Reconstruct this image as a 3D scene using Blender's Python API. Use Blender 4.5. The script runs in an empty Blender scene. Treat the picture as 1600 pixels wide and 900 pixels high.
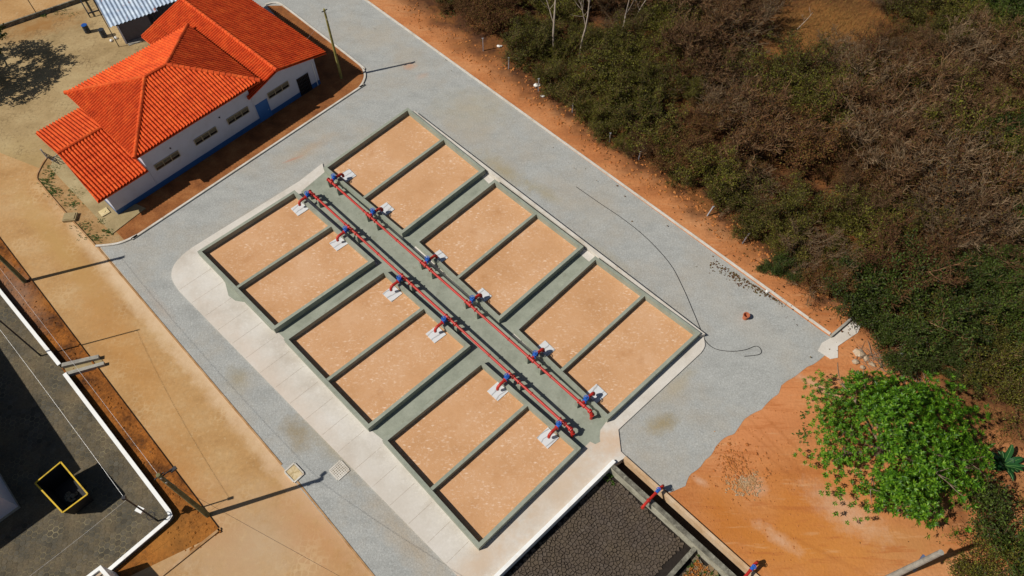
import bpy, bmesh, math, random
from mathutils import Vector, Matrix, noise
RND = random.Random(7)
R = math.radians
sc = bpy.context.scene
COL = sc.collection
# ------------------------------------------------------------------ camera numbers (a drone 55 m up, tilted 33 degrees off straight down)
CAM_H, FPX, PIT, ROLL = 55.0, 1120.0, R(33.4), R(-0.2)
_u = Vector((0, math.cos(PIT), math.sin(PIT))); _d = Vector((0, math.sin(PIT), -math.cos(PIT))); _r = Vector((1, 0, 0))
CR = math.cos(ROLL)*_r + math.sin(ROLL)*_u; CU = -math.sin(ROLL)*_r + math.cos(ROLL)*_u
def at(x, y, z=0.0):
    "survey point: where the sight line through photo point x,y meets height z"
    v = _d + CR*((x-800)/FPX) - CU*((y-450)/FPX)
    return Vector((0, 0, CAM_H)) + v*((z-CAM_H)/v.z)
def xy(p): return Vector((p[0], p[1], 0))
SUN_AZ, SUN_EL = R(198.5), R(46.5)

# ------------------------------------------------------------------ mesh builder
class MB:
    def __init__(s): s.v = []; s.f = []; s.smooth = False
    def add(s, vs, fs):
        n = len(s.v); s.v += [Vector(v) for v in vs]; s.f += [tuple(i+n for i in f) for f in fs]; return s
    def prism(s, poly, z0, z1, bottom=True):
        n = len(poly); a = 0
        for i in range(n):
            p, q = poly[i], poly[(i+1) % n]; a += p[0]*q[1]-q[0]*p[1]
        if a < 0: poly = poly[::-1]
        g0 = z0 if callable(z0) else (lambda p: z0); g1 = z1 if callable(z1) else (lambda p: z1)
        vs = [(p[0], p[1], g0(p)) for p in poly]+[(p[0], p[1], g1(p)) for p in poly]
        fs = [tuple(range(n, 2*n))]+[(i, (i+1) % n, (i+1) % n+n, i+n) for i in range(n)]
        if bottom: fs.append(tuple(range(n-1, -1, -1)))
        return s.add(vs, fs)
    def box(s, c, hx, hy, z0, z1, ang=0.0):
        ca, sa = math.cos(ang), math.sin(ang)
        return s.prism([(c[0]+ca*x-sa*y, c[1]+sa*x+ca*y) for x, y in ((-hx, -hy), (hx, -hy), (hx, hy), (-hx, hy))], z0, z1)
    def beam(s, a, b, w, h, up=Vector((0, 0, 1))):
        a, b = Vector(a), Vector(b); d = (b-a).normalized(); x = d.cross(up)
        if x.length < 1e-4: x = d.cross(Vector((1, 0, 0)))
        x.normalize(); y = x.cross(d)
        vs = [p+x*sx*w/2+y*sy*h/2 for p in (a, b) for sx, sy in ((-1, -1), (1, -1), (1, 1), (-1, 1))]
        return s.add(vs, [(3, 2, 1, 0), (4, 5, 6, 7), (0, 1, 5, 4), (1, 2, 6, 5), (2, 3, 7, 6), (3, 0, 4, 7)])
    def tube(s, pts, r, n=8, cap=True):
        pts = [Vector(p) for p in pts]; m = len(pts)
        rs = r if isinstance(r, (list, tuple)) else [r]*m
        d0 = (pts[1]-pts[0]).normalized(); x = d0.cross(Vector((0, 0, 1)))
        if x.length < 1e-3: x = d0.cross(Vector((0, 1, 0)))
        x.normalize(); vs = []
        for i in range(m):
            d = (pts[min(i+1, m-1)]-pts[max(i-1, 0)]).normalized()
            x = (x-d*x.dot(d)); x.normalize(); y = d.cross(x)
            for k in range(n):
                t = 2*math.pi*k/n; vs.append(pts[i]+(x*math.cos(t)+y*math.sin(t))*rs[i])
        fs = [(i*n+k, i*n+(k+1) % n, (i+1)*n+(k+1) % n, (i+1)*n+k) for i in range(m-1) for k in range(n)]
        if cap: fs += [tuple(range(n-1, -1, -1)), tuple((m-1)*n+k for k in range(n))]
        return s.add(vs, fs)
    def ring(s, c, axis, r, w, n=14, m=6):
        axis = Vector(axis).normalized(); x = axis.cross(Vector((0, 0, 1)))
        if x.length < 1e-3: x = Vector((1, 0, 0))
        x.normalize(); y = axis.cross(x); c = Vector(c); vs = []
        for i in range(n):
            t = 2*math.pi*i/n; o = x*math.cos(t)+y*math.sin(t)
            for k in range(m):
                q = 2*math.pi*k/m; vs.append(c+o*(r+w*math.cos(q))+axis*w*math.sin(q))
        return s.add(vs, [(i*m+k, ((i+1) % n)*m+k, ((i+1) % n)*m+(k+1) % m, i*m+(k+1) % m) for i in range(n) for k in range(m)])
    def ribbon(s, pts, w, z0, z1, side=0.0):
        "kerb-like bar following a path; side shifts it to the left of the path"
        pts = [xy(p) for p in pts]; m = len(pts); L = []; Q = []
        for i in range(m):
            a = pts[max(i-1, 0)]; b = pts[min(i+1, m-1)]; d = (b-a).normalized(); n = Vector((-d.y, d.x, 0))
            L.append(pts[i]+n*(w/2+side)); Q.append(pts[i]-n*(w/2-side))
        vs = []
        for l, q in zip(L, Q): vs += [(l.x, l.y, z0), (l.x, l.y, z1), (q.x, q.y, z1), (q.x, q.y, z0)]
        fs = []
        for i in range(m-1):
            a, b = 4*i, 4*i+4
            fs += [(a+1, a+2, b+2, b+1), (a, a+1, b+1, b), (a+2, a+3, b+3, b+2)]
        fs += [(0, 3, 2, 1), (4*m-4, 4*m-3, 4*m-2, 4*m-1)]
        return s.add(vs, fs)
    def rock(s, c, r, rnd, flat=.7):
        bm = bmesh.new(); bmesh.ops.create_icosphere(bm, subdivisions=1, radius=1)
        o = Vector((rnd.random()*50, rnd.random()*50, 0))
        sx, sy = rnd.uniform(.7, 1.3), rnd.uniform(.7, 1.3); a = rnd.random()*6.3
        vs = []
        for v in bm.verts:
            p = v.co*(1+.45*noise.noise(v.co*1.3+o)); x, y = p.x*sx, p.y*sy
            vs.append(Vector(c)+Vector((x*math.cos(a)-y*math.sin(a), x*math.sin(a)+y*math.cos(a), p.z*flat))*r)
        fs = [tuple(v.index for v in f.verts) for f in bm.faces]; bm.free()
        return s.add(vs, fs)
    def build(s, name, mat, parent=None, loc=None, smooth=False):
        me = bpy.data.meshes.new(name)
        off = Vector(parent['_w']) if parent is not None and '_w' in parent.keys() else Vector((0, 0, 0))
        base = Vector(loc) if loc is not None else Vector((0, 0, 0))
        me.from_pydata([tuple(v-off-base) for v in s.v], [], s.f); me.update()
        if smooth:
            for p in me.polygons: p.use_smooth = True
        if mat: me.materials.append(mat)
        o = bpy.data.objects.new(name, me); COL.objects.link(o)
        if parent is not None: o.parent = parent
        o.location = base
        if parent is not None: o['_w'] = tuple(off+base)
        return o
def thing(name, label, cat, loc, group=None, rz=0.0):
    o = bpy.data.objects.new(name, None); COL.objects.link(o); o.location = loc; o.rotation_euler = (0, 0, rz)
    o.empty_display_size = .3; o['label'] = label; o['category'] = cat
    if group: o['group'] = group
    o['_w'] = tuple(loc); return o
def tag(o, label, cat, group=None, kind=None):
    o['label'] = label; o['category'] = cat
    if group: o['group'] = group
    if kind: o['kind'] = kind
    return o
def struct(name, mb, mat, label, cat, smooth=False):
    o = mb.build(name, mat, smooth=smooth); return tag(o, label, cat, kind='structure')
def centre(mb, z=0):
    n = len(mb.v); return Vector((sum(v.x for v in mb.v)/n, sum(v.y for v in mb.v)/n, z))
def copy_tree(o, parent=None):
    c = o.copy(); COL.objects.link(c)
    if parent is not None: c.parent = parent
    for ch in list(o.children): copy_tree(ch, c)
    return c

# ------------------------------------------------------------------ materials
def newmat(name):
    m = bpy.data.materials.new(name); m.use_nodes = True
    nt = m.node_tree; nt.nodes.clear()
    out = nt.nodes.new('ShaderNodeOutputMaterial'); b = nt.nodes.new('ShaderNodeBsdfPrincipled')
    nt.links.new(b.outputs[0], out.inputs[0]); return m, nt, b
class NT:
    def __init__(s, nt): s.nt = nt; s.co = nt.nodes.new('ShaderNodeTexCoord').outputs['Object']
    def n(s, t, **k):
        o = s.nt.nodes.new(t)
        for a, b in k.items(): setattr(o, a, b)
        return o
    def lk(s, a, b): s.nt.links.new(a, b)
    def put(s, sock, v):
        if hasattr(v, 'is_output'): s.lk(v, sock)
        else: sock.default_value = v
    def noise(s, scale, detail=4, rough=.55, co=None, dist=0.0):
        o = s.n('ShaderNodeTexNoise'); s.lk(co or s.co, o.inputs['Vector'])
        o.inputs['Scale'].default_value = scale; o.inputs['Detail'].default_value = detail; o.inputs['Roughness'].default_value = rough; o.inputs['Distortion'].default_value = dist
        return o.outputs['Fac']
    def mapping(s, rot=(0, 0, 0), scale=(1, 1, 1), loc=(0, 0, 0)):
        o = s.n('ShaderNodeMapping'); s.lk(s.co, o.inputs['Vector']); o.inputs['Rotation'].default_value = rot; o.inputs['Scale'].default_value = scale; o.inputs['Location'].default_value = loc
        return o.outputs[0]
    def ramp(s, fac, stops, interp='LINEAR'):
        o = s.n('ShaderNodeValToRGB'); s.lk(fac, o.inputs[0]); cr = o.color_ramp; cr.interpolation = interp
        while len(cr.elements) < len(stops): cr.elements.new(.5)
        for e, (p, c) in zip(cr.elements, stops):
            e.position = p; e.color = (c, c, c, 1) if isinstance(c, (int, float)) else (*c, 1)
        return o.outputs[0]
    def mix(s, fac, a, b, mode='MIX'):
        o = s.n('ShaderNodeMix', data_type='RGBA', blend_type=mode)
        s.put(o.inputs[0], fac)
        for i, v in ((6, a), (7, b)):
            if hasattr(v, 'is_output'): s.lk(v, o.inputs[i])
            else: o.inputs[i].default_value = (*v, 1) if len(v) == 3 else v
        return o.outputs[2]
    def math(s, op, a, b=0.0, clamp=False):
        o = s.n('ShaderNodeMath', operation=op); o.use_clamp = clamp; s.put(o.inputs[0], a); s.put(o.inputs[1], b); return o.outputs[0]
    def bump(s, h, strength, dist, bs):
        o = s.n('ShaderNodeBump'); o.inputs['Strength'].default_value = strength; o.inputs['Distance'].default_value = dist
        s.lk(h, o.inputs['Height']); s.lk(o.outputs[0], bs.inputs['Normal'])
    def sep(s):
        o = s.n('ShaderNodeSeparateXYZ'); s.lk(s.co, o.inputs[0]); return o.outputs
    def blob(s, p, rx, ry, ang, wob=1.1, wscale=.9, soft=.9):
        "soft patch with a ragged outline, on the surface itself"
        ca, sa = math.cos(ang), math.sin(ang); X, Y, _ = s.sep()
        dx = s.math('SUBTRACT', X, p[0]); dy = s.math('SUBTRACT', Y, p[1])
        a = s.math('DIVIDE', s.math('ADD', s.math('MULTIPLY', dx, ca), s.math('MULTIPLY', dy, sa)), rx)
        b = s.math('DIVIDE', s.math('SUBTRACT', s.math('MULTIPLY', dy, ca), s.math('MULTIPLY', dx, sa)), ry)
        d = s.math('SQRT', s.math('ADD', s.math('MULTIPLY', a, a), s.math('MULTIPLY', b, b)))
        d = s.math('ADD', d, s.math('MULTIPLY', s.math('SUBTRACT', s.noise(wscale, 8, .72), .5), wob*2))
        o = s.n('ShaderNodeMapRange'); s.lk(d, o.inputs[0]); o.inputs[1].default_value = 1-soft; o.inputs[2].default_value = 1+soft*.4; o.inputs[3].default_value = 1; o.inputs[4].default_value = 0
        return o.outputs[0]
    def halfplane(s, a, b, width, wob, wscale=.3):
        "1 on the left of the line a->b, ragged"
        d = (xy(b)-xy(a)).normalized(); nx, ny = -d.y, d.x; X, Y, _ = s.sep()
        v = s.math('ADD', s.math('MULTIPLY', s.math('SUBTRACT', X, a[0]), nx), s.math('MULTIPLY', s.math('SUBTRACT', Y, a[1]), ny))
        v = s.math('ADD', v, s.math('MULTIPLY', s.math('SUBTRACT', s.noise(wscale, 6, .6), .5), wob*2))
        o = s.n('ShaderNodeMapRange'); s.lk(v, o.inputs[0]); o.inputs[1].default_value = -width; o.inputs[2].default_value = width
        return o.outputs[0]
def surf(name, lo, mid, hi, scale=.3, fine=6.0, fine_amt=.35, rough=.9, bump=.3, bdist=.02, bscale=12, speck=None, blobs=(), stretch=None, spec=.2, extra=None):
    m, nt, b = newmat(name); N = NT(nt)
    co = N.mapping((0, 0, stretch[0]), (1, stretch[1], 1)) if stretch else None
    c = N.ramp(N.noise(scale, 7, .6, co), [(.3, lo), (.5, mid), (.72, hi)])
    g = N.ramp(N.noise(fine, 4, .7), [(.25, 1-fine_amt), (.75, 1+fine_amt)])
    c = N.mix(1.0, c, g, 'MULTIPLY')
    if speck:
        col, ssc, thr, amt = speck
        c = N.mix(N.math('MULTIPLY', N.ramp(N.noise(ssc, 3, .6), [(thr, 0), (min(thr+.07, 1), 1)]), amt), c, col)
    for (p, rx, ry, ang, col, amt) in blobs:
        c = N.mix(N.math('MULTIPLY', N.blob(p, rx, ry, ang), amt), c, col)
    if extra: c = extra(N, c)
    N.lk(c, b.inputs['Base Color']); b.inputs['Roughness'].default_value = rough; b.inputs['Specular IOR Level'].default_value = spec
    if bump: N.bump(N.noise(bscale, 5, .65), bump, bdist, b)
    return m
def plain(name, col, rough=.6, metal=0.0, var=.15, scale=3.0, spec=.4, bump=0, dirt=None):
    m, nt, b = newmat(name); N = NT(nt)
    g = N.ramp(N.noise(scale, 5, .65), [(.3, 1-var), (.7, 1+var)])
    c = N.mix(1.0, (*col, 1), g, 'MULTIPLY')
    if dirt: c = N.mix(N.math('MULTIPLY', N.ramp(N.noise(scale*.7, 6, .7), [(.5, 0), (.68, 1)]), dirt[1]), c, dirt[0])
    N.lk(c, b.inputs['Base Color']); b.inputs['Roughness'].default_value = rough; b.inputs['Metallic'].default_value = metal; b.inputs['Specular IOR Level'].default_value = spec
    if bump: N.bump(N.noise(scale*6, 4, .6), bump, .01, b)
    return m
def leafmat(name, cols, trans=.25, rough=.55):
    m, nt, b = newmat(name); N = NT(nt)
    g = N.n('ShaderNodeNewGeometry'); oi = N.n('ShaderNodeObjectInfo')
    c = N.ramp(g.outputs['Random Per Island'], [(i/(len(cols)-1), c) for i, c in enumerate(cols)])
    c = N.mix(1.0, c, N.ramp(oi.outputs['Random'], [(0, .7), (1, 1.3)]), 'MULTIPLY')
    N.lk(c, b.inputs['Base Color']); b.inputs['Roughness'].default_value = rough; b.inputs['Specular IOR Level'].default_value = .3
    t = N.n('ShaderNodeBsdfTranslucent'); N.lk(c, t.inputs[0]); mx = N.n('ShaderNodeMixShader'); mx.inputs[0].default_value = trans
    out = [n for n in nt.nodes if n.type == 'OUTPUT_MATERIAL'][0]
    N.lk(b.outputs[0], mx.inputs[1]); N.lk(t.outputs[0], mx.inputs[2]); N.lk(mx.outputs[0], out.inputs[0])
    return m
E1 = (at(1097, 523)-at(637, 168)).normalized()           # site axis along the red pipes (down-right in the photo)
A1 = math.atan2(E1.y, E1.x); E2 = Vector((-E1.y, E1.x, 0)); A2 = A1+math.pi/2
RUST = (.34, .16, .06)
f1, f2 = at(610, 8), at(1330, 512); f3 = at(1640, 770)
def ground_extra(N, c):
    # leaf litter under the scrub, starting along a ragged line beside the bank
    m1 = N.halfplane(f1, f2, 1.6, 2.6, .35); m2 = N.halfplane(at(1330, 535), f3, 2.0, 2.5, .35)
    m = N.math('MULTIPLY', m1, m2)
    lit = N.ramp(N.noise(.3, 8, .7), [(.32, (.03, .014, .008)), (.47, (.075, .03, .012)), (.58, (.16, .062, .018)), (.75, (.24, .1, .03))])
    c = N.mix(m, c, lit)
    m3 = N.blob(at(1290, 40), 9, 5, .3, .5, .4, .6)
    c = N.mix(N.math('MULTIPLY', m3, .7), c, (.26, .115, .03))
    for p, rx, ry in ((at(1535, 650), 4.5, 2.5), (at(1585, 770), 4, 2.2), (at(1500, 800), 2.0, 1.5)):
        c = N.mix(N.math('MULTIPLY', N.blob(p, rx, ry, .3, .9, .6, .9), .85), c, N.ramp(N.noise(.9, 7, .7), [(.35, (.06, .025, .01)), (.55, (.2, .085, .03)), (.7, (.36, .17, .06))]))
    for p, rx, ry, aa, col in ((at(1200, 640), 8, 3, A2, (.56, .22, .085)), (at(1250, 820), 7, 5, .3, (.47, .165, .024)), (at(1130, 800), 4, 2, A1, (.42, .14, .02)), (at(1300, 860), 6, 2, 0, (.5, .2, .04)), (at(1420, 850), 3, 2, 0, (.42, .2, .07))):
        c = N.mix(N.math('MULTIPLY', N.blob(p, rx, ry, aa, .8, .4, .9), .7), c, col)
    st = N.noise(.55, 8, .68, N.mapping((0, 0, .75), (.35, 2.6, 1)))
    c = N.mix(N.math('MULTIPLY', N.ramp(st, [(.54, 0), (.64, .6)]), N.math('SUBTRACT', 1.0, m)), c, (.37, .115, .03))
    c = N.mix(N.math('MULTIPLY', N.ramp(st, [(.34, .45), (.42, 0)]), N.math('SUBTRACT', 1.0, m)), c, (.56, .31, .15))
    for p, rx, ry, aa in ((at(1215, 700), 4.5, .16, -.95), (at(1235, 690), 4.5, .16, -.95), (at(1190, 690), 3.5, .14, -.8), (at(1280, 860), 4, .2, -.5), (at(1225, 735), 3.0, .2, -.9)):
        c = N.mix(N.math('MULTIPLY', N.blob(p, rx, ry, aa, .35, 2.0, .9), .3), c, (.30, .095, .022))
    for p, rx, ry in ((at(1320, 800), 3.0, 1.3), (at(1430, 780), 2.0, 1.2), (at(1215, 840), 1.8, .5), (at(1290, 610), 3.5, .35), (at(1178, 758), 1.0, .7), (at(1095, 752), .6, .3)):
        c = N.mix(N.math('MULTIPLY', N.blob(p, rx, ry, A1*.8, 1.2, 1.3, .9), .5), c, (.58, .40, .28))
    return c
M = {}
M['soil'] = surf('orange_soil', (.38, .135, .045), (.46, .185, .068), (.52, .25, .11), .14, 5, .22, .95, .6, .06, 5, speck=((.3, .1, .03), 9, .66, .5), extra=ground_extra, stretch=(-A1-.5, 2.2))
def road_extra(N, c):
    c = N.mix(N.ramp(N.noise(.12, 8, .68), [(.46, 0), (.68, .55)]), c, (.37, .31, .23))
    c = N.mix(N.ramp(N.noise(1.3, 7, .75), [(.6, 0), (.74, .4)]), c, (.26, .24, .19))
    v = N.n('ShaderNodeTexVoronoi', feature='DISTANCE_TO_EDGE'); v.inputs['Scale'].default_value = 4.5; N.lk(N.co, v.inputs['Vector'])
    return N.mix(N.ramp(v.outputs['Distance'], [(.02, .3), (.09, 0)]), c, (.2, .19, .17))
M['road'] = surf('grey_stone_paving', (.295, .30, .287), (.34, .345, .33), (.38, .382, .362), .45, 7, .2, .9, .7, .04, 7, stretch=(-A1+.2, 2.0), extra=road_extra,
    speck=((.46, .465, .45), 4.5, .58, .5),
    blobs=[(at(1033, 662), 1.5, .8, .4, (.27, .2, .08), .75), (at(370, 592), 1.3, .9, 2, (.27, .2, .08), .5), (at(465, 678), 1.7, 1.0, -.9, (.25, .17, .06), .65),
           (at(785, 265), 3.4, 1.0, A1, (.30, .24, .12), .7), (at(740, 170), 4.2, 3.0, 0, (.36, .31, .2), .45), (at(640, 103), .8, .6, .5, (.52, .25, .14), .8), (at(660, 118), .8, .4, .5, (.5, .27, .17), .35),
           (at(480, 235), 3.0, .7, A2, (.42, .27, .15), .5), (at(400, 330), 4.0, .6, A2, (.36, .28, .17), .45), (at(457, 249), .9, .15, .5, (.45, .12, .06), .7),
           (at(850, 300), 2.2, .7, A1, (.29, .24, .12), .5), (at(950, 400), 3.0, .6, A1, (.32, .28, .2), .5), (at(520, 700), 3.4, .8, A1, (.29, .22, .1), .4),
           (at(640, 850), 5, 1.0, A1, (.40, .29, .17), .45), (at(250, 480), 3, .5, A1, (.4, .29, .2), .35), (at(1060, 600), 2.2, .6, A2, (.36, .3, .18), .5), (at(1160, 500), 6, 1.5, A1, (.40, .36, .3), .35), (at(600, 60), 4, 2, .4, (.40, .35, .28), .45)])
def lane_extra(N, c):
    # the hexagonal pavers show through where the dirt is thin
    v = N.n('ShaderNodeTexVoronoi', feature='DISTANCE_TO_EDGE'); v.inputs['Scale'].default_value = 2.3; v.inputs['Randomness'].default_value = .55; N.lk(N.co, v.inputs['Vector'])
    j = N.ramp(v.outputs['Distance'], [(.04, 1), (.14, 0)])
    w = N.ramp(N.noise(.28, 5, .65), [(.5, 0), (.66, 1)])
    return N.mix(N.math('MULTIPLY', N.math('MULTIPLY', j, w), .3), c, (.62, .46, .27))
M['dirt'] = surf('tan_dirt_over_pavers', (.34, .185, .07), (.42, .245, .102), (.47, .31, .155), .16, 3.0, .13, .95, .4, .03, 6, stretch=(-A1, 2.0), speck=((.5, .35, .19), 2.6, .6, .45), extra=lane_extra,
    blobs=[(at(190, 440), 12, .9, A1, (.62, .46, .3), .8), (at(330, 600), 14, 1.0, A1, (.6, .43, .27), .8), (at(470, 760), 12, .9, A1, (.58, .4, .25), .7), (at(400, 850), 8, 4, 0, (.45, .32, .2), .8), (at(200, 560), 9, 1.6, A1, (.45, .22, .065), .5), (at(130, 430), 9, 1.2, A1, (.42, .2, .06), .5), (at(90, 380), 9, 1.2, A1, (.42, .27, .1), .6), (at(290, 760), 7, 2, A1, (.40, .17, .045), .5), (at(500, 840), 5, 2, A1, (.46, .19, .06), .45)])
def yard_extra(N, c):
    v = N.n('ShaderNodeTexVoronoi', feature='DISTANCE_TO_EDGE'); v.inputs['Scale'].default_value = 2.1; v.inputs['Randomness'].default_value = .5; N.lk(N.co, v.inputs['Vector'])
    j = N.ramp(v.outputs['Distance'], [(.03, 1), (.1, 0)])
    w = N.ramp(N.noise(.35, 6, .7), [(.5, 0), (.64, 1)])
    return N.mix(N.math('MULTIPLY', N.math('MULTIPLY', j, w), .75), c, (.13, .085, .04))
M['yard'] = surf('tan_courtyard', (.24, .165, .075), (.35, .25, .125), (.42, .32, .17), .25, 3, .14, .95, .3, .02, 5, speck=((.17, .12, .06), 3.2, .6, .55), extra=yard_extra,
    blobs=[(at(60, 40), 6, 2.2, .45, (.28, .125, .03), .8), (at(30, 250), 5, 3, 0, (.36, .25, .1), .5)])
M['verge'] = surf('brown_verge_soil', (.05, .018, .006), (.20, .068, .012), (.33, .115, .02), .5, 4, .4, .95, .8, .08, 3, speck=((.06, .035, .02), 2.5, .6, .6),
    blobs=[(at(30, 460), 4.5, 1.3, A1, (.24, .17, .13), .5), (at(260, 840), 4, 2.5, 0, (.36, .15, .03), .7), (at(75, 470), 2, 1, 0, (.3, .12, .02), .4)])
M['bed_soil'] = surf('planting_soil', (.15, .053, .018), (.25, .092, .028), (.34, .145, .05), .6, 5, .25, .95, .7, .05, 5)
M['weedy'] = surf('sandy_planter_soil', (.22, .13, .05), (.32, .19, .08), (.36, .25, .13), .7, 5, .25, .95, .6, .05, 6)
M['walk'] = surf('old_concrete_walk', (.24, .18, .09), (.31, .24, .125), (.36, .29, .16), .6, 8, .12, .9, .2, .01, 14)
M['paver'] = None
M['apron'] = surf('pale_concrete_slab', (.46, .41, .35), (.56, .52, .465), (.62, .585, .54), .28, 6, .08, .85, .2, .01, 14, speck=((.63, .6, .56), 3, .62, .4),
    blobs=[(at(880, 760), 5, 1.5, A2, (.52, .38, .26), .7), (at(750, 880), 4, 1.3, A2, (.53, .39, .27), .7), (at(960, 690), 2.5, 1.2, .3, (.55, .36, .22), .6), (at(430, 600), 12, 1.2, A1, (.56, .45, .36), .5), (at(620, 790), 6, 1.3, A1, (.52, .47, .41), .6)])
M['green'] = surf('grey_green_painted_concrete', (.21, .228, .18), (.262, .28, .225), (.305, .322, .262), .5, 5, .12, .75, .15, .01, 12, speck=((.17, .165, .12), 1.1, .6, .35), spec=.3)
M['kerb'] = surf('pale_kerb_concrete', (.44, .39, .32), (.54, .50, .44), (.6, .57, .52), .8, 8, .15, .9, .3, .01, 14, speck=((.35, .22, .12), 2, .64, .5))
M['kerb_dirty'] = surf('dirt_stained_kerb', (.26, .13, .05), (.38, .22, .10), (.46, .31, .18), .8, 8, .15, .9, .3, .01, 14)
M['concrete'] = surf('weathered_concrete', (.2, .185, .16), (.3, .28, .24), (.38, .36, .31), 1.2, 8, .2, .9, .4, .015, 10)
M['oldwall'] = surf('lichen_stained_wall', (.06, .055, .042), (.15, .14, .11), (.26, .25, .2), 1.6, 7, .3, .95, .5, .02, 8, speck=((.4, .38, .3), 2.2, .62, .5))
M['basinwall'] = surf('pale_stained_wall', (.2, .19, .14), (.32, .3, .23), (.42, .4, .32), 1.0, 7, .25, .95, .4, .02, 8)
M['white'] = plain('white_paint', (.8, .8, .78), .6, 0, .04, 1.5, .3, dirt=((.6, .52, .42), .35))
M['wallwhite'] = plain('white_render_wall', (.52, .53, .6), .8, 0, .04, .9, .2, dirt=((.44, .43, .45), .5))
M['bluepaint'] = plain('blue_paint', (.022, .095, .26), .5, 0, .12, 1.2, .4)
M['doorblue'] = plain('blue_door_paint', (.03, .13, .36), .5, 0, .08, 1.0, .4)
M['grille'] = plain('cream_louvre_metal', (.38, .31, .19), .6, 0, .1, 4)
M['glass'] = plain('dark_glass', (.012, .012, .014), .15, 0, .05, 2, .5)
M['redpipe'] = plain('red_pipe_paint', (.40, .018, .011), .5, 0, .2, 2, .4, dirt=((.27, .06, .03), .5))
M['bluevalve'] = plain('blue_valve_paint', (.014, .11, .47), .5, 0, .2, 5, .4, dirt=((.1, .15, .25), .5))
M['steel'] = plain('dark_steel', (.04, .04, .045), .55, .6, .2, 3)
M['galv'] = plain('galvanised_steel', (.45, .47, .5), .5, .5, .15, 3)
M['yellow'] = plain('yellow_paint', (.62, .40, .012), .5, 0, .15, 2, .4, dirt=((.12, .08, .02), .5))
M['skipblack'] = plain('black_skip_paint', (.012, .011, .012), .6, 0, .3, 2, .4)
M['wood'] = surf('weathered_pole_wood', (.16, .14, .035), (.24, .21, .06), (.3, .27, .1), 2, 9, .2, .9, .4, .01, 20)
M['polegreen'] = surf('mossy_concrete_pole', (.09, .085, .04), (.15, .145, .07), (.2, .19, .1), 2, 9, .2, .9, .3, .01, 20)
M['cable'] = plain('black_cable', (.02, .02, .022), .5, 0, .1)
M['wire'] = plain('aluminium_wire', (.42, .42, .42), .45, .3, .1)
M['blackrubber'] = plain('black_rubber_hose', (.015, .015, .017), .6, 0, .1)
M['drumblue'] = plain('blue_plastic_drum', (.012, .075, .3), .45, 0, .15, 4)
M['drumdark'] = plain('black_steel_drum', (.025, .03, .036), .5, .2, .25, 4, dirt=((.12, .1, .08), .5))
M['plastic'] = plain('white_plastic_bag', (.72, .70, .66), .5, 0, .1, 6)
M['terracotta'] = plain('terracotta_pipe', (.42, .13, .06), .7, 0, .15, 5)
M['stone'] = surf('pale_rubble_stone', (.3, .2, .12), (.42, .32, .22), (.5, .42, .33), 1.5, 8, .25, .95, .4, .02, 9)
M['rubble'] = surf('tan_rubble', (.27, .13, .05), (.36, .21, .10), (.36, .29, .2), .9, 8, .25, .95, .4, .02, 9)
M['clod'] = surf('orange_clods', (.28, .09, .025), (.38, .14, .04), (.45, .19, .06), 1.5, 6, .25, .95, .4, .02, 9)
M['bark'] = surf('grey_brown_bark', (.11, .075, .05), (.18, .13, .09), (.25, .19, .14), 3, 12, .25, .95, .3, .01, 20)
M['palebark'] = surf('pale_bark', (.24, .18, .13), (.36, .29, .23), (.46, .4, .33), 3, 12, .2, .9, .3, .01, 20)
M['leafbright'] = leafmat('bright_green_leaves', [(.02, .06, .004), (.045, .12, .006), (.08, .19, .009), (.17, .30, .018)], .28, .4)
M['leafdark'] = leafmat('broad_dark_green_leaves', [(.012, .06, .018), (.018, .09, .025), (.03, .12, .03)], .15, .35)
M['leafolive'] = leafmat('olive_scrub_leaves', [(.036, .024, .006), (.06, .05, .007), (.085, .085, .009), (.2, .19, .02)], .25)
M['leafgreen'] = leafmat('green_scrub_leaves', [(.018, .02, .005), (.034, .045, .006), (.045, .072, .008), (.09, .13, .015)], .25)
M['leafdry'] = leafmat('dry_brown_leaves', [(.055, .02, .006), (.10, .038, .010), (.13, .06, .014), (.095, .085, .013)], .15, .8)
M['twig'] = leafmat('bare_twigs', [(.042, .018, .007), (.076, .035, .014), (.115, .06, .026), (.19, .118, .06)], .0, .9)
M['twigred'] = leafmat('reddish_twigs', [(.05, .018, .008), (.09, .036, .015), (.13, .06, .028), (.17, .095, .05)], .0, .9)
M['twigpale'] = leafmat('pale_dead_twigs', [(.07, .04, .02), (.115, .072, .037), (.21, .148, .088)], .0, .9)
M['weed'] = leafmat('weed_leaves', [(.04, .09, .012), (.07, .14, .015), (.11, .16, .03)], .2)
M['straw'] = leafmat('dry_grass', [(.22, .115, .03), (.30, .17, .045), (.14, .07, .02)], .1, .9)
def island_mat(name, cols, noise_cols, rough=.9, nscale=.5, bump=.4):
    m, nt, b = newmat(name); N = NT(nt); g = N.n('ShaderNodeNewGeometry')
    c = N.ramp(g.outputs['Random Per Island'], [(i/(len(cols)-1), q) for i, q in enumerate(cols)])
    c = N.mix(N.ramp(N.noise(nscale, 7, .65), [(.42, 0), (.66, .8)]), c, noise_cols)
    c = N.mix(1.0, c, N.ramp(N.noise(7, 4, .7), [(.3, .72), (.7, 1.28)]), 'MULTIPLY')
    N.lk(c, b.inputs['Base Color']); b.inputs['Roughness'].default_value = rough; b.inputs['Specular IOR Level'].default_value = .2
    N.bump(N.noise(14, 5, .65), bump, .02, b); return m
M['hex'] = island_mat('dark_hex_pavers', [(.055, .048, .035), (.085, .075, .055), (.07, .062, .046), (.105, .093, .07)], (.16, .118, .066), nscale=.4)
M['joint'] = surf('dusty_paver_joints', (.075, .06, .038), (.14, .112, .065), (.25, .21, .125), .5, 5, .3, .95, 0)
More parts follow.
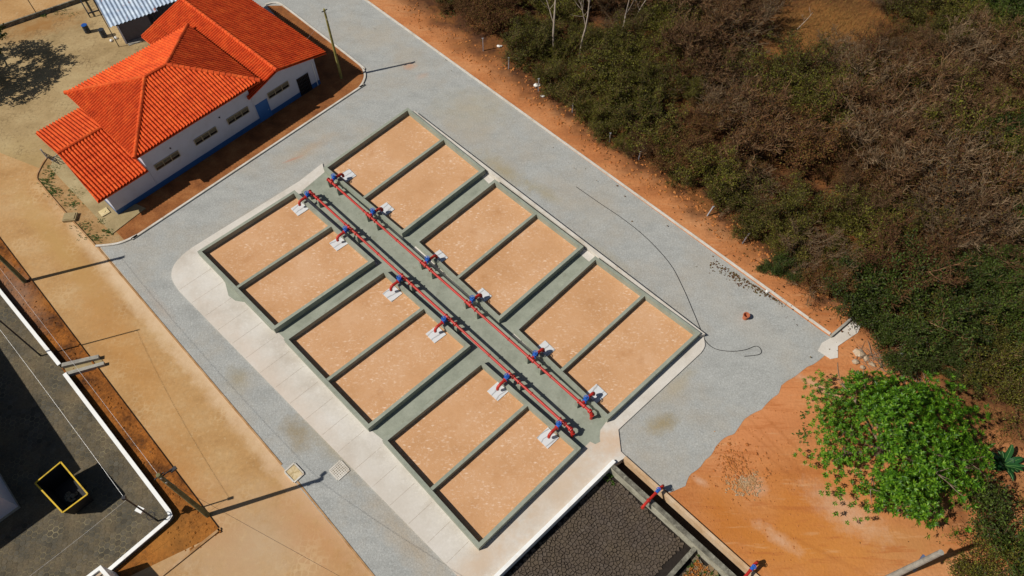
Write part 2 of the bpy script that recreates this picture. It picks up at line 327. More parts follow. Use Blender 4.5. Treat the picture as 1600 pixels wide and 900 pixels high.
M['mud'] = island_mat('cracked_dry_mud', [(.07, .052, .039), (.09, .069, .053), (.08, .061, .048), (.105, .083, .066)], (.10, .075, .05), .95, .6, .7)
M['mudpale'] = island_mat('pale_weedy_mud', [(.12, .1, .075), (.17, .14, .1), (.14, .12, .085)], (.26, .15, .05), .95, .9, .7)
M['mudshade'] = surf('shade_dark_mud', (.014, .010, .008), (.02, .015, .012), (.026, .02, .016), 2, 6, .2, .8, .3)  # near-black mud: shade of the cracks and trench is put into its colour
# clay roof tiles
def tile_mat():
    m, nt, b = newmat('orange_clay_tiles'); N = NT(nt)
    c = N.ramp(N.noise(.9, 6, .7), [(.3, (.46, .05, .011)), (.5, (.6, .078, .015)), (.7, (.7, .125, .024))])
    c = N.mix(1.0, c, N.ramp(N.noise(6, 3, .7), [(.3, .75), (.7, 1.22)]), 'MULTIPLY')
    c = N.mix(N.ramp(N.noise(1.6, 8, .8), [(.54, 0), (.7, .55)]), c, (.3, .045, .014))
    c = N.mix(N.ramp(N.noise(5, 4, .8), [(.66, 0), (.75, .6)]), c, (.12, .04, .02))
    gr = N.n('ShaderNodeNewGeometry'); c = N.mix(1.0, c, N.ramp(gr.outputs['Random Per Island'], [(0, .9), (1, 1.1)]), 'MULTIPLY')
    N.lk(c, b.inputs['Base Color']); b.inputs['Roughness'].default_value = .85; b.inputs['Specular IOR Level'].default_value = .2
    N.bump(N.noise(20, 4, .6), .25, .01, b); return m
M['tile'] = tile_mat()
def brick_mat():
    m, nt, b = newmat('tan_brick_bed'); N = NT(nt)
    N.co = N.n('ShaderNodeNewGeometry').outputs['Position']
    co = N.mapping((0, 0, -A1))
    br = N.n('ShaderNodeTexBrick'); N.lk(co, br.inputs[0]); br.inputs['Scale'].default_value = 1.0
    br.inputs['Brick Width'].default_value = .36; br.inputs['Row Height'].default_value = .17; br.inputs['Mortar Size'].default_value = .018; br.inputs['Bias'].default_value = 0
    br.inputs['Color1'].default_value = (.53, .275, .12, 1); br.inputs['Color2'].default_value = (.45, .22, .088, 1); br.inputs['Mortar'].default_value = (.5, .27, .12, 1)
    c = N.mix(.82, br.outputs[0], N.ramp(N.noise(.22, 6, .6), [(.3, (.48, .26, .125)), (.5, (.55, .31, .16)), (.72, (.6, .37, .22))]))
    big = N.ramp(N.noise(.3, 4, .6), [(.36, .12), (.58, 1)])
    fl = N.n('ShaderNodeTexVoronoi'); N.lk(N.mapping((0, 0, -A1+.5), (2.6, 6.0, 1)), fl.inputs[0]); fl.inputs['Scale'].default_value = 1.0
    rnd = N.n('ShaderNodeSeparateColor'); N.lk(fl.outputs['Color'], rnd.inputs[0])
    spot = N.math('MULTIPLY', N.ramp(rnd.outputs[0], [(.72, 0), (.95, 1)]), N.ramp(fl.outputs['Distance'], [(.12, 1), (.5, 0)]))
    fl2 = N.ramp(N.noise(4.2, 4, .75), [(.53, 0), (.66, 1)])
    w = N.math('MULTIPLY', N.math('ADD', spot, N.math('MULTIPLY', fl2, .55), True), big)
    c = N.mix(N.math('MULTIPLY', w, .62), c, (.84, .68, .54))
    c = N.mix(N.ramp(N.noise(.5, 6, .7), [(.56, 0), (.72, .45)]), c, (.38, .17, .06))
    c = N.mix(N.ramp(N.noise(14, 3, .7), [(.6, 0), (.68, .5)]), c, (.3, .14, .06))
    N.lk(c, b.inputs['Base Color']); b.inputs['Roughness'].default_value = .85; b.inputs['Specular IOR Level'].default_value = .2
    N.bump(N.noise(9, 4, .7), .35, .015, b); return m
M['brick'] = brick_mat()
def marble_mat():
    m, nt, b = newmat('white_veined_slab'); N = NT(nt)
    oi = N.n('ShaderNodeObjectInfo'); ad = N.n('ShaderNodeVectorMath', operation='ADD'); cm = N.n('ShaderNodeCombineXYZ')
    N.lk(N.math('MULTIPLY', oi.outputs['Random'], 40.0), cm.inputs[0]); N.lk(N.co, ad.inputs[0]); N.lk(cm.outputs[0], ad.inputs[1])
    w = N.n('ShaderNodeTexWave'); N.lk(ad.outputs[0], w.inputs[0]); w.inputs['Scale'].default_value = .55; w.inputs['Distortion'].default_value = 7; w.inputs['Detail'].default_value = 3; w.inputs['Detail Scale'].default_value = .8
    c = N.ramp(w.outputs['Fac'], [(0, (.26, .26, .26)), (.03, (.48, .49, .5)), (.25, (.6, .61, .62))])
    c = N.mix(N.ramp(N.noise(2, 4, .6, ad.outputs[0]), [(.5, 0), (.75, .35)]), c, (.55, .45, .36))
    N.lk(c, b.inputs['Base Color']); b.inputs['Roughness'].default_value = .5; return m
M['marble'] = marble_mat()
def corr_mat():
    m, nt, b = newmat('rusty_corrugated_sheet'); N = NT(nt)
    c = N.ramp(N.noise(1.2, 5, .6), [(.3, (.28, .36, .48)), (.7, (.52, .6, .68))])
    r = N.ramp(N.noise(1.1, 6, .7, N.mapping((0, 0, .4), (1, .35, 1))), [(.6, 0), (.66, 1)])
    c = N.mix(r, c, (.33, .1, .05))
    N.lk(c, b.inputs['Base Color']); b.inputs['Roughness'].default_value = .55; b.inputs['Metallic'].default_value = .15; return m
M['corr'] = corr_mat()

# ================================================================== SETTING
def inside(p, poly):
    r = False; n = len(poly)
    for i in range(n):
        a, b = poly[i], poly[(i+1) % n]
        if (a[1] > p[1]) != (b[1] > p[1]) and p[0] < (b[0]-a[0])*(p[1]-a[1])/(b[1]-a[1])+a[0]: r = not r
    return r
def smoothpath(pts, k=6):
    "Catmull-Rom through points"
    P = [xy(p) for p in pts]; out = []
    for i in range(len(P)-1):
        p0, p1, p2, p3 = P[max(i-1, 0)], P[i], P[i+1], P[min(i+2, len(P)-1)]
        for j in range(k):
            t = j/k; out.append(.5*((2*p1)+(p2-p0)*t+(2*p0-5*p1+4*p2-p3)*t*t+(3*p1-p0-3*p2+p3)*t**3))
    out.append(P[-1]); return out
def px(*l): return [at(*p) for p in l]
def sheet(poly, z): return MB().add([(p[0], p[1], z) for p in poly], [tuple(range(len(poly)))])
def flip_up(mb):
    a = 0; p = mb.v
    for i in range(len(p)): q = p[(i+1) % len(p)]; a += p[i].x*q.y-q.x*p[i].y
    if a < 0: mb.f = [tuple(reversed(f)) for f in mb.f]
    return mb
# sludge basin frame
BO = xy(at(962, 722, .4)); bA = (xy(at(780, 900, .4))-xy(BO)).normalized(); bB = (xy(at(1158, 900, .4))-xy(BO)).normalized()
def bp(a, b): return BO+bA*a+bB*b
kO = at(974, 717); k1 = at(1169, 893); kB = (xy(k1)-xy(kO)).normalized()
hole = [bp(-.02, -.14), xy(kO), xy(kO)+kB*30, bp(16, 30), bp(16, -.14)]
# ground with the basin cut out
bm = bmesh.new()
outer = [bm.verts.new(p) for p in ((-260, -120, -.04), (260, -120, -.04), (260, 320, -.04), (-260, 320, -.04))]
inner = [bm.verts.new((p.x, p.y, -.04)) for p in hole]
ed = []
for lp in (outer, inner):
    for i in range(len(lp)): ed.append(bm.edges.new((lp[i], lp[(i+1) % len(lp)])))
bmesh.ops.triangle_fill(bm, edges=ed, use_beauty=True)
for f in bm.faces:
    f.normal_update()
    if f.normal.z < 0: f.normal_flip()
me = bpy.data.meshes.new('ground'); bm.to_mesh(me); bm.free(); me.materials.append(M['soil'])
g = bpy.data.objects.new('ground', me); COL.objects.link(g); tag(g, 'orange bare soil and leaf litter around the works', 'ground', kind='structure')

# grey stone road, irregular right end
jag = []
ends = px((1297, 528), (1303, 545), (1262, 575), (1222, 602), (1205, 625), (1165, 655), (1150, 672), (1128, 690), (1108, 712), (1085, 738), (1066, 764))
for i in range(len(ends)-1):
    for k in range(5):
        p = ends[i].lerp(ends[i+1], k/5); q = noise.noise_vector(p*.9)*.28; jag.append(Vector((p.x+q.x, p.y+q.y, 0)))
road = px((380, -60)) + px((60, 270), (158, 388), (430, 716), (620, 945)) + [bp(14, -2), bp(14, -.14), bp(-.02, -.14), xy(kO), xy(kO)+kB*.2, xy(at(1046, 770))] + jag[::-1] + px((1285, 518), (560, -8), (480, -75))
struct('road', flip_up(sheet(road, -.012)), M['road'], 'pale grey stone paved road around the drying beds', 'road')
# dirt road along the left
dirt = px((-60, 215), (60, 262), (150, 385), (158, 388), (620, 945), (200, 1010), (130, 935), (345, 832), (0, 374), (-60, 300))
struct('dirt_road', flip_up(sheet(dirt, -.018)), M['dirt'], 'tan dirt covered paved lane running along the verge', 'road')
yard = px((-80, 230), (62, 265), (90, 245), (200, 330), (530, 110), (430, -30), (300, -90), (-120, -60))
struct('courtyard', flip_up(sheet(yard, -.024)), M['yard'], 'tan dusty courtyard of old hexagonal pavers behind the building', 'courtyard')
verge = px((-70, 285), (0, 374), (345, 832), (130, 935), (60, 990), (-200, 700), (-160, 240))
struct('verge', flip_up(sheet(verge, -.030)), M['verge'], 'brown bare soil verge between the white wall and the lane', 'verge')
# patches of loose cobbles showing in the courtyard
LB = [[(460, 297), (585, 407), (428, 515), (308, 393)], [(600, 420), (735, 540), (575, 670), (443, 530)], [(752, 563), (908, 700), (748, 857), (597, 688)]]
RB = [[(637, 168), (758, 265), (628, 365), (505, 262)], [(773, 280), (912, 385), (780, 500), (648, 378)], [(930, 400), (1095, 520), (950, 655), (803, 515)]]
ZT, ZF = .78, .2
# apron
ap = smoothpath(px((300, 388), (283, 402), (271, 418), (269, 436), (280, 455)), 4)
ap += px((715, 900), (760, 945)) + [bp(14, -.31), bp(-.05, -.31), bp(-.05, -.02), xy(kO)+Vector((-.05, -.05, 0))] + [xy(kO)+kB*.0+Vector((.2, .2, 0))] + px((970, 706)) + px((966, 672)) + smoothpath(px((1095, 552), (1101, 541), (1099, 527)), 4) + [xy(at(*RB[2][1], ZT)), xy(at(*RB[0][0], ZT)), xy(at(*RB[0][3], ZT))] + px((504, 256), (468, 284))
struct('apron', MB().prism(ap, -.1, .1, False), M['apron'], 'pale concrete apron slab around the drying beds', 'pavement')
# thin saw-cut joints in the apron are grooves of dark grout
jm = MB()
ja, jb = xy(at(*LB[0][3], ZT)), xy(at(*LB[2][2], ZT))
for i in range(1, 19):
    p = ja.lerp(jb, i/18.5); q = p-E2*.1
    while inside(q-E2*.15, ap): q = q-E2*.1
    jm.ribbon([p-E2*.05, q], .024, .09, .104)
struct('apron_joint', jm, surf('joint_mortar', (.3, .25, .19), (.36, .3, .24), (.42, .36, .3)), 'thin expansion joints across the pale apron', 'joint')
# apron edge: dark rubber-like gap beside thin kerb along the upper right side
# green painted floor of the gallery and the cross channels
gf = MB()
gpoly = [at(*p, .104) for p in ((470, 300), (508, 268), (950, 655), (938, 672))]
gpoly += [at(*p, .104) for p in ((937, 684), (938, 690), (930, 694), (922, 690))]
gpoly += [at(*p, .104) for p in ((905, 706),)]
gf.add([(p.x, p.y, .104) for p in gpoly], [tuple(range(len(gpoly)))]); flip_up(gf)
def chan(b1, b2, ext):
    # strip between the right-lower edge of bed b1 and the left-upper edge of bed b2
    q = [at(*b1[1], ZT), at(*b1[2], ZT), at(*b2[3], ZT), at(*b2[0], ZT)]
    q = [xy(p) for p in q]; d = (q[1]-q[0]).normalized(); q[1] += d*ext[1]; q[2] += d*ext[1]; q[0] -= d*ext[0]; q[3] -= d*ext[0]
    return flip_up(sheet(q, .108))
for A, B in ((LB[0], LB[1]), (LB[1], LB[2])):
    s = chan(A, B, (.8, -.2)); gf.add(s.v, s.f)
for A, B in ((RB[0], RB[1]), (RB[1], RB[2])):
    s = chan(A, B, (-.5, .8)); gf.add(s.v, s.f)
sp = [at(*p, .112) for p in ((352, 442), (357, 462), (368, 470), (382, 472), (400, 490), (425, 516), (432, 514), (330, 412))]
s2 = flip_up(sheet(sp, .112)); gf.add(s2.v, s2.f)
struct('channel_floor', gf, M['green'], 'grey green painted floor of the pipe gallery and cross channels', 'floor')

# kerbs
kb = px((415, 8), (428, 5), (440, 8), (470, 30), (560, 100), (568, 110), (570, 122), (562, 137), (545, 149), (240, 352), (215, 368), (185, 381), (150, 385))
kpath = smoothpath(kb, 5)
struct('kerb', MB().ribbon(kpath, .22, -.05, .13), M['kerb'], 'pale kerb around the soil strip of the building', 'kerb')
struct('kerb', MB().ribbon(smoothpath(px((150, 385), (100, 330), (66, 290), (58, 278), (64, 262), (74, 246)), 4), .13, -.05, .11), M['kerb_dirty'], 'dirt stained kerb on the lane side of the planter', 'kerb')
struct('kerb', MB().ribbon(px((560, -8), (1297, 522)), .2, -.05, .1), M['kerb'], 'long pale kerb between grey road and orange bank', 'kerb')
struct('kerb', MB().ribbon(px((152, 386), (440, 726)), .14, -.05, .03).ribbon(px((464, 752), (600, 920)), .14, -.05, .03), M['kerb_dirty'], 'flush edging between tan lane and grey road', 'kerb')
struct('kerb', MB().ribbon(px((-60, 292), (0, 374), (345, 832)), .12, -.05, .1), M['verge'], 'dirt stained kerb between lane and brown verge', 'kerb')
struct('kerb', MB().ribbon(px((345, 826), (300, 862), (215, 930)), .2, -.05, .1), M['kerb_dirty'], 'worn kerb at the bottom corner of the brown verge', 'kerb')
# planting strip soil
ps = px((417, 9), (440, 9), (470, 31), (560, 101), (567, 110), (569, 122), (561, 136), (545, 148), (240, 351), (215, 367), (196, 377), (172, 352), (200, 325), (470, 150), (470, 70))
struct('planting_strip', flip_up(sheet(ps, .02)), M['bed_soil'], 'red brown soil strip between building and kerb', 'soil')
pw = px((150, 385), (185, 381), (215, 368), (172, 340), (85, 255), (74, 246), (58, 278))
struct('planter', flip_up(sheet(pw, .012)), M['weedy'], 'weedy sandy planter at the west end of the building', 'soil')
wk = px((78, 262), (176, 366), (228, 326), (210, 318), (186, 336), (92, 238))
struct('pavement', MB().prism(wk, -.05, .09, False), M['walk'], 'old concrete walk around the annex end', 'pavement')

# ================================================================== DRYING BEDS
BNAME = {('L', 0): 'tan floored drying bed nearest the building, left of the pipelines', ('L', 1): 'tan floored middle drying bed of the row left of the pipelines', ('L', 2): 'tan floored drying bed nearest the mud basin, left of the pipelines',
         ('R', 0): 'tan floored drying bed at the top, right of the pipelines', ('R', 1): 'tan floored middle drying bed of the row right of the pipelines', ('R', 2): 'tan floored drying bed at the hose corner, right of the pipelines'}
def inset(q, d):
    n = len(q); out = []
    for i in range(n):
        a, b, c = q[i-1], q[i], q[(i+1) % n]
        d1 = (b-a).normalized(); d2 = (c-b).normalized(); n1 = Vector((-d1.y, d1.x, 0)); n2 = Vector((-d2.y, d2.x, 0))
        m = (n1+n2).normalized(); out.append(b+m*(d/m.dot(n1)))
    return out
WT = .3
for row, beds in (('L', LB), ('R', RB)):
    for i, b in enumerate(beds):
        q = [xy(at(*p, ZT)) for p in b]
        if (q[1]-q[0]).cross(q[2]-q[1]).z < 0: q = [q[0], q[3], q[2], q[1]]      # counter-clockwise
        c = sum(q, Vector())/4
        t = thing('drying_bed', BNAME[(row, i)], 'drying bed', (c.x, c.y, .1), 'sludge drying beds in two rows')
        iq = inset(q, WT)
        w = MB(); n = 4
        for k in range(4):
            a, b2, ib, ia = q[k], q[(k+1) % 4], iq[(k+1) % 4], iq[k]
            w.add([(a.x, a.y, ZT), (b2.x, b2.y, ZT), (ib.x, ib.y, ZT), (ia.x, ia.y, ZT), (a.x, a.y, 0), (b2.x, b2.y, 0), (ib.x, ib.y, 0), (ia.x, ia.y, 0)], [(0, 1, 2, 3), (0, 4, 5, 1), (3, 2, 6, 7)])
        w.build('wall', M['green'], t)
        # divider runs across, parallel to the sides facing the ends; q[0]=top, find the two sides along the pipes
        # iq order: 0 top, 1 left, 2 bottom, 3 right  -> sides along the pipes are 0-3 and 1-2
        m1 = iq[0].lerp(iq[3], .497); m2 = iq[1].lerp(iq[2], .497)
        dv = (iq[3]-iq[0]).normalized()*.14
        d = MB().prism([m1-dv, m2-dv, m2+dv, m1+dv], ZF-.1, ZT-.03); d.build('divider', M['green'], t)
        for (a0, a1, a2, a3) in ((iq[0], iq[1], m2-dv, m1-dv), (m1+dv, m2+dv, iq[2], iq[3])):
            MB().prism([a0, a1, a2, a3], ZF-.08, ZF).build('brick_floor', M['brick'], t)
# thin kerb and gap outside the upper right walls
gq = [xy(at(*RB[0][0], ZT)), xy(at(*RB[0][1], ZT)), xy(at(*RB[1][0], ZT)), xy(at(*RB[1][1], ZT)), xy(at(*RB[2][0], ZT)), xy(at(*RB[2][1], ZT))]
gd_ = (gq[-1]-gq[0]).normalized(); gn = Vector((-gd_.y, gd_.x, 0)); go = max((p-gq[0]).dot(gn) for p in gq)
struct('gutter', MB().prism([gq[0]+gn*(go+.02)+gd_*.5, gq[-1]+gn*(go+.02)+gd_*.1, gq[-1]+gn*(go+.36)+gd_*.3, gq[0]+gn*(go+.36)+gd_*.6], -.05, .5), M['kerb'], 'thin pale ledge along the outer walls of the right hand beds', 'kerb')

# ================================================================== PIPELINES
ZP = 1.18
pipes = {
 'L': dict(tee=[(487, 302), (546, 357), (632, 432), (701, 496), (799, 585), (879, 659)], slab=[(468.5, 326), (529, 380), (613, 458.5), (681, 522), (778, 611), (856, 684)], end=(893, 674), sgn=-1),
 'R': dict(tee=[(516, 283), (577, 337), (662.5, 412), (731, 475), (831, 560), (909, 631)], slab=[(543, 274), (602, 327), (685, 402), (753, 462.5), (851, 546), (932, 615)], end=(922, 647), sgn=1)}
ORD = ['first', 'second', 'third', 'fourth', 'fifth', 'sixth']
slab_proto = None; ped_proto = None
for key, D in pipes.items():
    T = [at(*p, ZP) for p in D['tee']]; E = at(*D['end'], ZP)
    # straighten on the line first tee -> last tee
    d = (T[-1]-T[0]).normalized(); T = [T[0]+d*((p-T[0]).dot(d)) for p in T]; nrm = Vector((-d.y, d.x, 0))*D['sgn']
    Ltot = (E-T[0]).dot(d)
    side = 'left' if key == 'L' else 'right'
    t = thing('pipeline', 'long red pipe with six blue valves feeding the beds on the %s' % ('tan lane side' if key == 'L' else 'scrub side'), 'pipeline', (T[0].x, T[0].y, .1), 'red feed pipelines on the gallery')
    mb = MB(); a = T[0]-d*.3; b = T[0]+d*(Ltot-.25)
    mb.tube([a, b], .115, 14)
    for i, p in enumerate(T):                       # flanges beside each tee
        for o in (-.32, .3, .95): mb.tube([p+d*(o-.045), p+d*(o+.045)], .2, 14)
        mb.tube([p-d*.25, p+d*.25], .15, 14)
        mb.tube([p, p+nrm*.3], .12, 12)
    mb.tube([a-d*.04, a], .2, 14)
    for k in range(1, 7):                            # coupling rings on the long runs
        p = a.lerp(b, k/7+.02); mb.tube([p-d*.05, p+d*.05], .15, 12)
    mb.build('main_pipe', M['redpipe'], t, smooth=False)
    # end elbow going down into the floor
    e = MB(); pts = [b]
    for k in range(1, 7):
        th = k/6*math.pi/2; pts.append(b+d*(.32*math.sin(th))+Vector((0, 0, -.32*(1-math.cos(th)))))
    pts.append(Vector((pts[-1].x, pts[-1].y, .11)))
    e.tube(pts, .13, 14); e.tube([b-d*.05, b+d*.05], .2, 14); e.tube([pts[-2]+Vector((0, 0, .03)), pts[-2]-Vector((0, 0, .06))], .2, 14); e.build('end_elbow', M['redpipe'], t)
    for i, p in enumerate(T):
        vp = p+nrm*.48
        v = MB(); v.tube([vp-nrm*.17, vp+nrm*.17], .15, 12); v.tube([vp-nrm*.19, vp-nrm*.14], .22, 14); v.tube([vp+nrm*.14, vp+nrm*.19], .22, 14)
        v.tube([vp+Vector((0, 0, .0)), vp+Vector((0, 0, .24)), vp+Vector((0, 0, .25)), vp+Vector((0, 0, .5))], [.15, .13, .07, .05], 12)
        v.tube([vp+Vector((0, 0, .22)), vp+Vector((0, 0, .27))], .18, 12)
        vo = v.build('valve', M['bluevalve'], t)
        hw = MB(); c = vp+Vector((0, 0, .5)); hw.ring(c, (0, 0, 1), .2, .03)
        for k in range(3):
            th = k*math.pi/3+.3; o = Vector((math.cos(th), math.sin(th), 0))*.2; hw.tube([c-o, c+o], .022, 6)
        hw.build('handwheel', M['bluevalve'], vo)
        # spout over the bed wall, bent down onto its slab
        s = MB(); s0 = vp+nrm*.19; reach = .5 if key == 'R' else .55
        pts = [s0, s0+nrm*reach*.5]
        for k in range(0, 7):
            th = k/6*math.pi/2; pts.append(s0+nrm*(reach+.34*math.sin(th))+Vector((0, 0, -.34*(1-math.cos(th)))))
        pts.append(pts[-1]+Vector((0, 0, -.16)))
        s.tube(pts, .135, 14); s.tube([s0, s0+nrm*.06], .21, 14); s.build('spout', M['redpipe'], t, smooth=False)
        # slab on the bed floor
        sp = at(*D['slab'][i], ZF+.06)
        if slab_proto is None:
            slab_proto = MB().box((0, 0), .63, .65, 0, .06).build('splash_slab', M['marble'], loc=None); so = slab_proto
        else: so = slab_proto.copy(); COL.objects.link(so)
        so.location = (sp.x, sp.y, ZF+.002); so.rotation_euler = (0, 0, A1+RND.uniform(-.05, .05)+(math.pi if i % 2 else 0))
        tag(so, 'white splash slab under the %s spout from the building, %s pipeline' % (ORD[i], 'lane side' if key == 'L' else 'scrub side'), 'slab', 'white splash slabs under the spouts')
        for o, nm in ((-.42, 'before'), (1.08, 'after')):
            if i == 5 and o > 0: continue
            pp = p+d*o
            if ped_proto is None:
                ped_proto = MB().prism([(-.16, -.16), (.16, -.16), (.16, .16), (-.16, .16)], 0, .94).box((0, 0), .19, .12, .94, 1.05).build('pipe_support', M['green']); po = ped_proto
            else: po = ped_proto.copy(); COL.objects.link(po)
            po.location = (pp.x, pp.y, .106); po.rotation_euler = (0, 0, A1)
            tag(po, 'pipe support block just %s the %s valve from the building, %s pipeline' % (nm, ORD[i], 'lane side' if key == 'L' else 'scrub side'), 'support block', 'support blocks under the red pipes')

# ================================================================== BUILDING
b0 = at(186, 336); b1 = at(501, 131)
es = (xy(b1)-xy(b0)).normalized(); et = Vector((-es.y, es.x, 0))+es*.02
def W(s, t, z=0.0): return Vector((b0.x, b0.y, 0))+es*s+et*t+Vector((0, 0, z))
bld = thing('building', 'long white waterworks building with orange tiled roofs and blue plinth', 'building', W(0, 0, 0))
def wallprism(poly, top):
    mb = MB(); p = [W(s, t) for s, t in poly]
    tz = {(round(q.x, 3), round(q.y, 3)): top(s, t) for q, (s, t) in zip(p, poly)}
    return mb.prism(p, 0, lambda q: tz[(round(q[0], 3), round(q[1], 3))])
z_ann = lambda s, t: (4.6-.246*(6.1-t)) if t < 6.1 else (4.6-.217*(t-6.1))
z_wing = lambda s, t: (4.9-.29*(20.9-s)) if s < 20.9 else (4.9-.232*(s-20.9))
wallprism([(0, 0), (4.6, 0), (4.6, 6.1), (4.6, 11.6), (0, 11.6), (0, 6.1)], lambda s, t: z_ann(s, t)-.13).build('wall', M['wallwhite'], bld)['label'] = 'low annex wall'
wallprism([(4.62, .012), (17.2, .012), (17.2, 12.4), (4.62, 12.4)], lambda s, t: 5.0).build('wall', M['wallwhite'], bld)
wallprism([(17.22, 0), (20.9, 0), (25.6, 0), (25.6, 17.3), (20.9, 17.3), (17.22, 17.3)], lambda s, t: z_wing(s, t)-.13).build('wall', M['wallwhite'], bld)
# blue plinth band around
pl = MB()
for (s0, t0, s1, t1) in ((-.015, -.015, 25.615, 0.0), (25.6, -.015, 25.615, 17.3), (-.015, -.015, 0.0, 11.6)):
    pl.prism([W(s0, t0), W(s1, t0), W(s1, t1), W(s0, t1)], .02, .62)
pl.build('plinth', M['bluepaint'], bld)
# roofs
def tile_plane(mb, p0, e, up, width, length, clip, pitch=.34, course=.78):
    nrm = e.cross(up).normalized()
    if nrm.z < 0: nrm = -nrm
    bm = bmesh.new(); ncol = int(width/pitch)+2; K = 8; rows = int(length/course)+2
    grid = []
    for r in range(rows):
        for (bb, hh) in ((r*course, .028), ((r+1)*course-.002, .0)):
            line = []
            for c in range(ncol*K+1):
                a = c/K*pitch; ph = (c % K)/K
                h = .2*math.sin(math.pi*ph)**.8
                line.append(bm.verts.new(p0+e*a+up*(bb-.05)+nrm*(h+hh+.02)))
            grid.append(line)
    for i in range(len(grid)-1):
        for j in range(ncol*K):
            f = bm.faces.new((grid[i][j], grid[i][j+1], grid[i+1][j+1], grid[i+1][j]))
    n = len(clip); cen = sum(clip, Vector())/n
    for i in range(n):
        a, b = clip[i], clip[(i+1) % n]; dd = xy(b)-xy(a); nn = Vector((-dd.y, dd.x, 0)).normalized()
        if nn.dot(xy(cen)-xy(a)) < 0: nn = -nn
        bmesh.ops.bisect_plane(bm, geom=bm.verts[:]+bm.edges[:]+bm.faces[:], plane_co=a, plane_no=nn, clear_inner=True)
    bm.verts.ensure_lookup_table(); bm.verts.index_update()
    flipz = sum(f.normal.z for f in bm.faces) if not [f.normal_update() for f in bm.faces] is None else 0
    vs = [v.co.copy() for v in bm.verts]; fs = [tuple(v.index for v in (f.verts if flipz > 0 else reversed(f.verts[:]))) for f in bm.faces]; bm.free()
    mb.add(vs, fs)
    # deck under the tiles
    up_ = [v for v in clip]; dn = [v-Vector((0, 0, .1)) for v in clip]
    mb.add(up_+dn, [tuple(range(n)), tuple(range(2*n-1, n-1, -1))]+[(i, i+n, (i+1) % n+n, (i+1) % n) for i in range(n)])
def roof_plane(mb, poly, eave_a, eave_b):
    "poly: world corners on one plane; eave_a->eave_b the low edge"
    e = xy(eave_b)-xy(eave_a); L = e.length; e = (eave_b-eave_a).normalized()
    far = max(poly, key=lambda p: (p-eave_a-e*((p-eave_a).dot(e))).length)
    v = far-eave_a; v = v-e*v.dot(e); up = v.normalized()
    amin = min((p-eave_a).dot(e) for p in poly); amax = max((p-eave_a).dot(e) for p in poly)
    tile_plane(mb, eave_a+e*amin, e, up, amax-amin, v.length, poly)
def ridge(parent, a, b, r=.2):
    mb = MB(); d = b-a; n = max(2, int(d.length/.55)); u = d.normalized(); off = Vector((0, 0, .13))
    for k in range(n):
        p = a+d*(k/n)+off; q = a+d*((k+1)/n)+u*.05+off; mb.tube([p, q], [r*1.12, r*.92], 10)
    mb.build('ridge_cap', M['tile'], parent)
# main hip roof
ez, rz_ = 5.0, 6.95
S0, S1, T0, T1 = 4.05, 18.7, -.42, 12.9; ta, tb = W(10.2, 6.25, rz_), W(12.7, 6.25, rz_)
cW, cS, cE, cN = W(S0, T1, ez), W(S0, T0, ez), W(S1, T0, ez), W(S1, T1, ez)
mr = MB()
roof_plane(mr, [cS, cE, tb, ta], cS, cE); roof_plane(mr, [cW, ta, tb, cN], cN, cW); roof_plane(mr, [cW, cS, ta], cW, cS); roof_plane(mr, [cE, cN, tb], cE, cN)
ro = mr.build('roof', M['tile'], bld); ro['label'] = 'tall hipped main roof'
for a, b in ((ta, tb), (cS, ta), (cE, tb), (cW, ta), (cN, tb)): ridge(ro, a, b)
# wing gable roof
wr = MB(); r0, r1 = W(20.9, -.36, 4.9), W(20.9, 17.8, 4.9)
eR0, eR1 = W(27.15, -.3, 3.45), W(27.15, 17.8, 3.45)
roof_plane(wr, [eR0, eR1, r1, W(20.9, -.3, 4.9)], eR0, eR1)
zl = 4.9-.29*(20.9-16.85)
l0, l1 = W(16.85, -.3, zl), W(16.85, 17.8, zl)
roof_plane(wr, [l1, l0, W(20.9, -.3, 4.9), r1], l1, l0)
zl2 = 4.9-.29*(20.9-14.9); m0, m1 = W(14.9, 12.62, zl2), W(14.9, 17.8, zl2)
roof_plane(wr, [m1, m0, W(16.845, 12.62, zl), W(16.845, 17.8, zl)], m1, m0)
wo = wr.build('roof', M['tile'], bld); wo['label'] = 'gabled roof of the right wing'
ridge(wo, r0, r1, .2)
# annex gable roof
ar = MB(); g0, g1 = W(-.6, 6.1, 4.6), W(4.58, 6.1, 4.6)
f0, f1_, fb0, fb1 = W(-.92, -.42, 2.995), W(4.5, -.42, 2.995), W(-.6, 12.1, 3.3), W(4.58, 12.1, 3.3)
roof_plane(ar, [f0, f1_, W(4.5, 6.1, 4.6), g0], f0, f1_); roof_plane(ar, [fb1, fb0, g0, g1], fb1, fb0)
ao = ar.build('roof', M['tile'], bld); ao['label'] = 'low gabled roof of the annex'
ridge(ao, g0, W(4.0, 6.1, 4.6))
# windows
for s0, s1, z0, z1 in ((5.3, 8.0, 2.12, 2.85), (9.9, 12.5, 2.12, 2.85), (13.9, 16.5, 2.12, 2.85), (19.1, 21.8, 2.12, 2.85)):
    fr = MB(); y = -.03
    def bx(sa, sb, za, zb, ya, yb): fr.prism([W(sa, ya), W(sb, ya), W(sb, yb), W(sa, yb)], za, zb)
    for k in range(4):
        sx = s0+(s1-s0)*k/3; bx(sx-.03, sx+.03, z0, z1, -.09, .02)
    bx(s0, s1, z0-.02, z0+.03, -.075, .02); bx(s0, s1, z1-.03, z1+.02, -.075, .02)
    wo_ = fr.build('window', M['grille'], bld)
    MB().prism([W(s0, -.012), W(s1, -.012), W(s1, .02), W(s0, .02)], z0, z1).build('pane', M['glass'], wo_)
    lv = MB()
    for k in range(4):
        zz = z1-.085-k*.105
        lv.prism([W(s0+.03, -.065), W(s1-.03, -.065), W(s1-.03, -.02), W(s0+.03, -.02)], zz, zz+.028)
    lv.build('louvre', M['grille'], wo_)
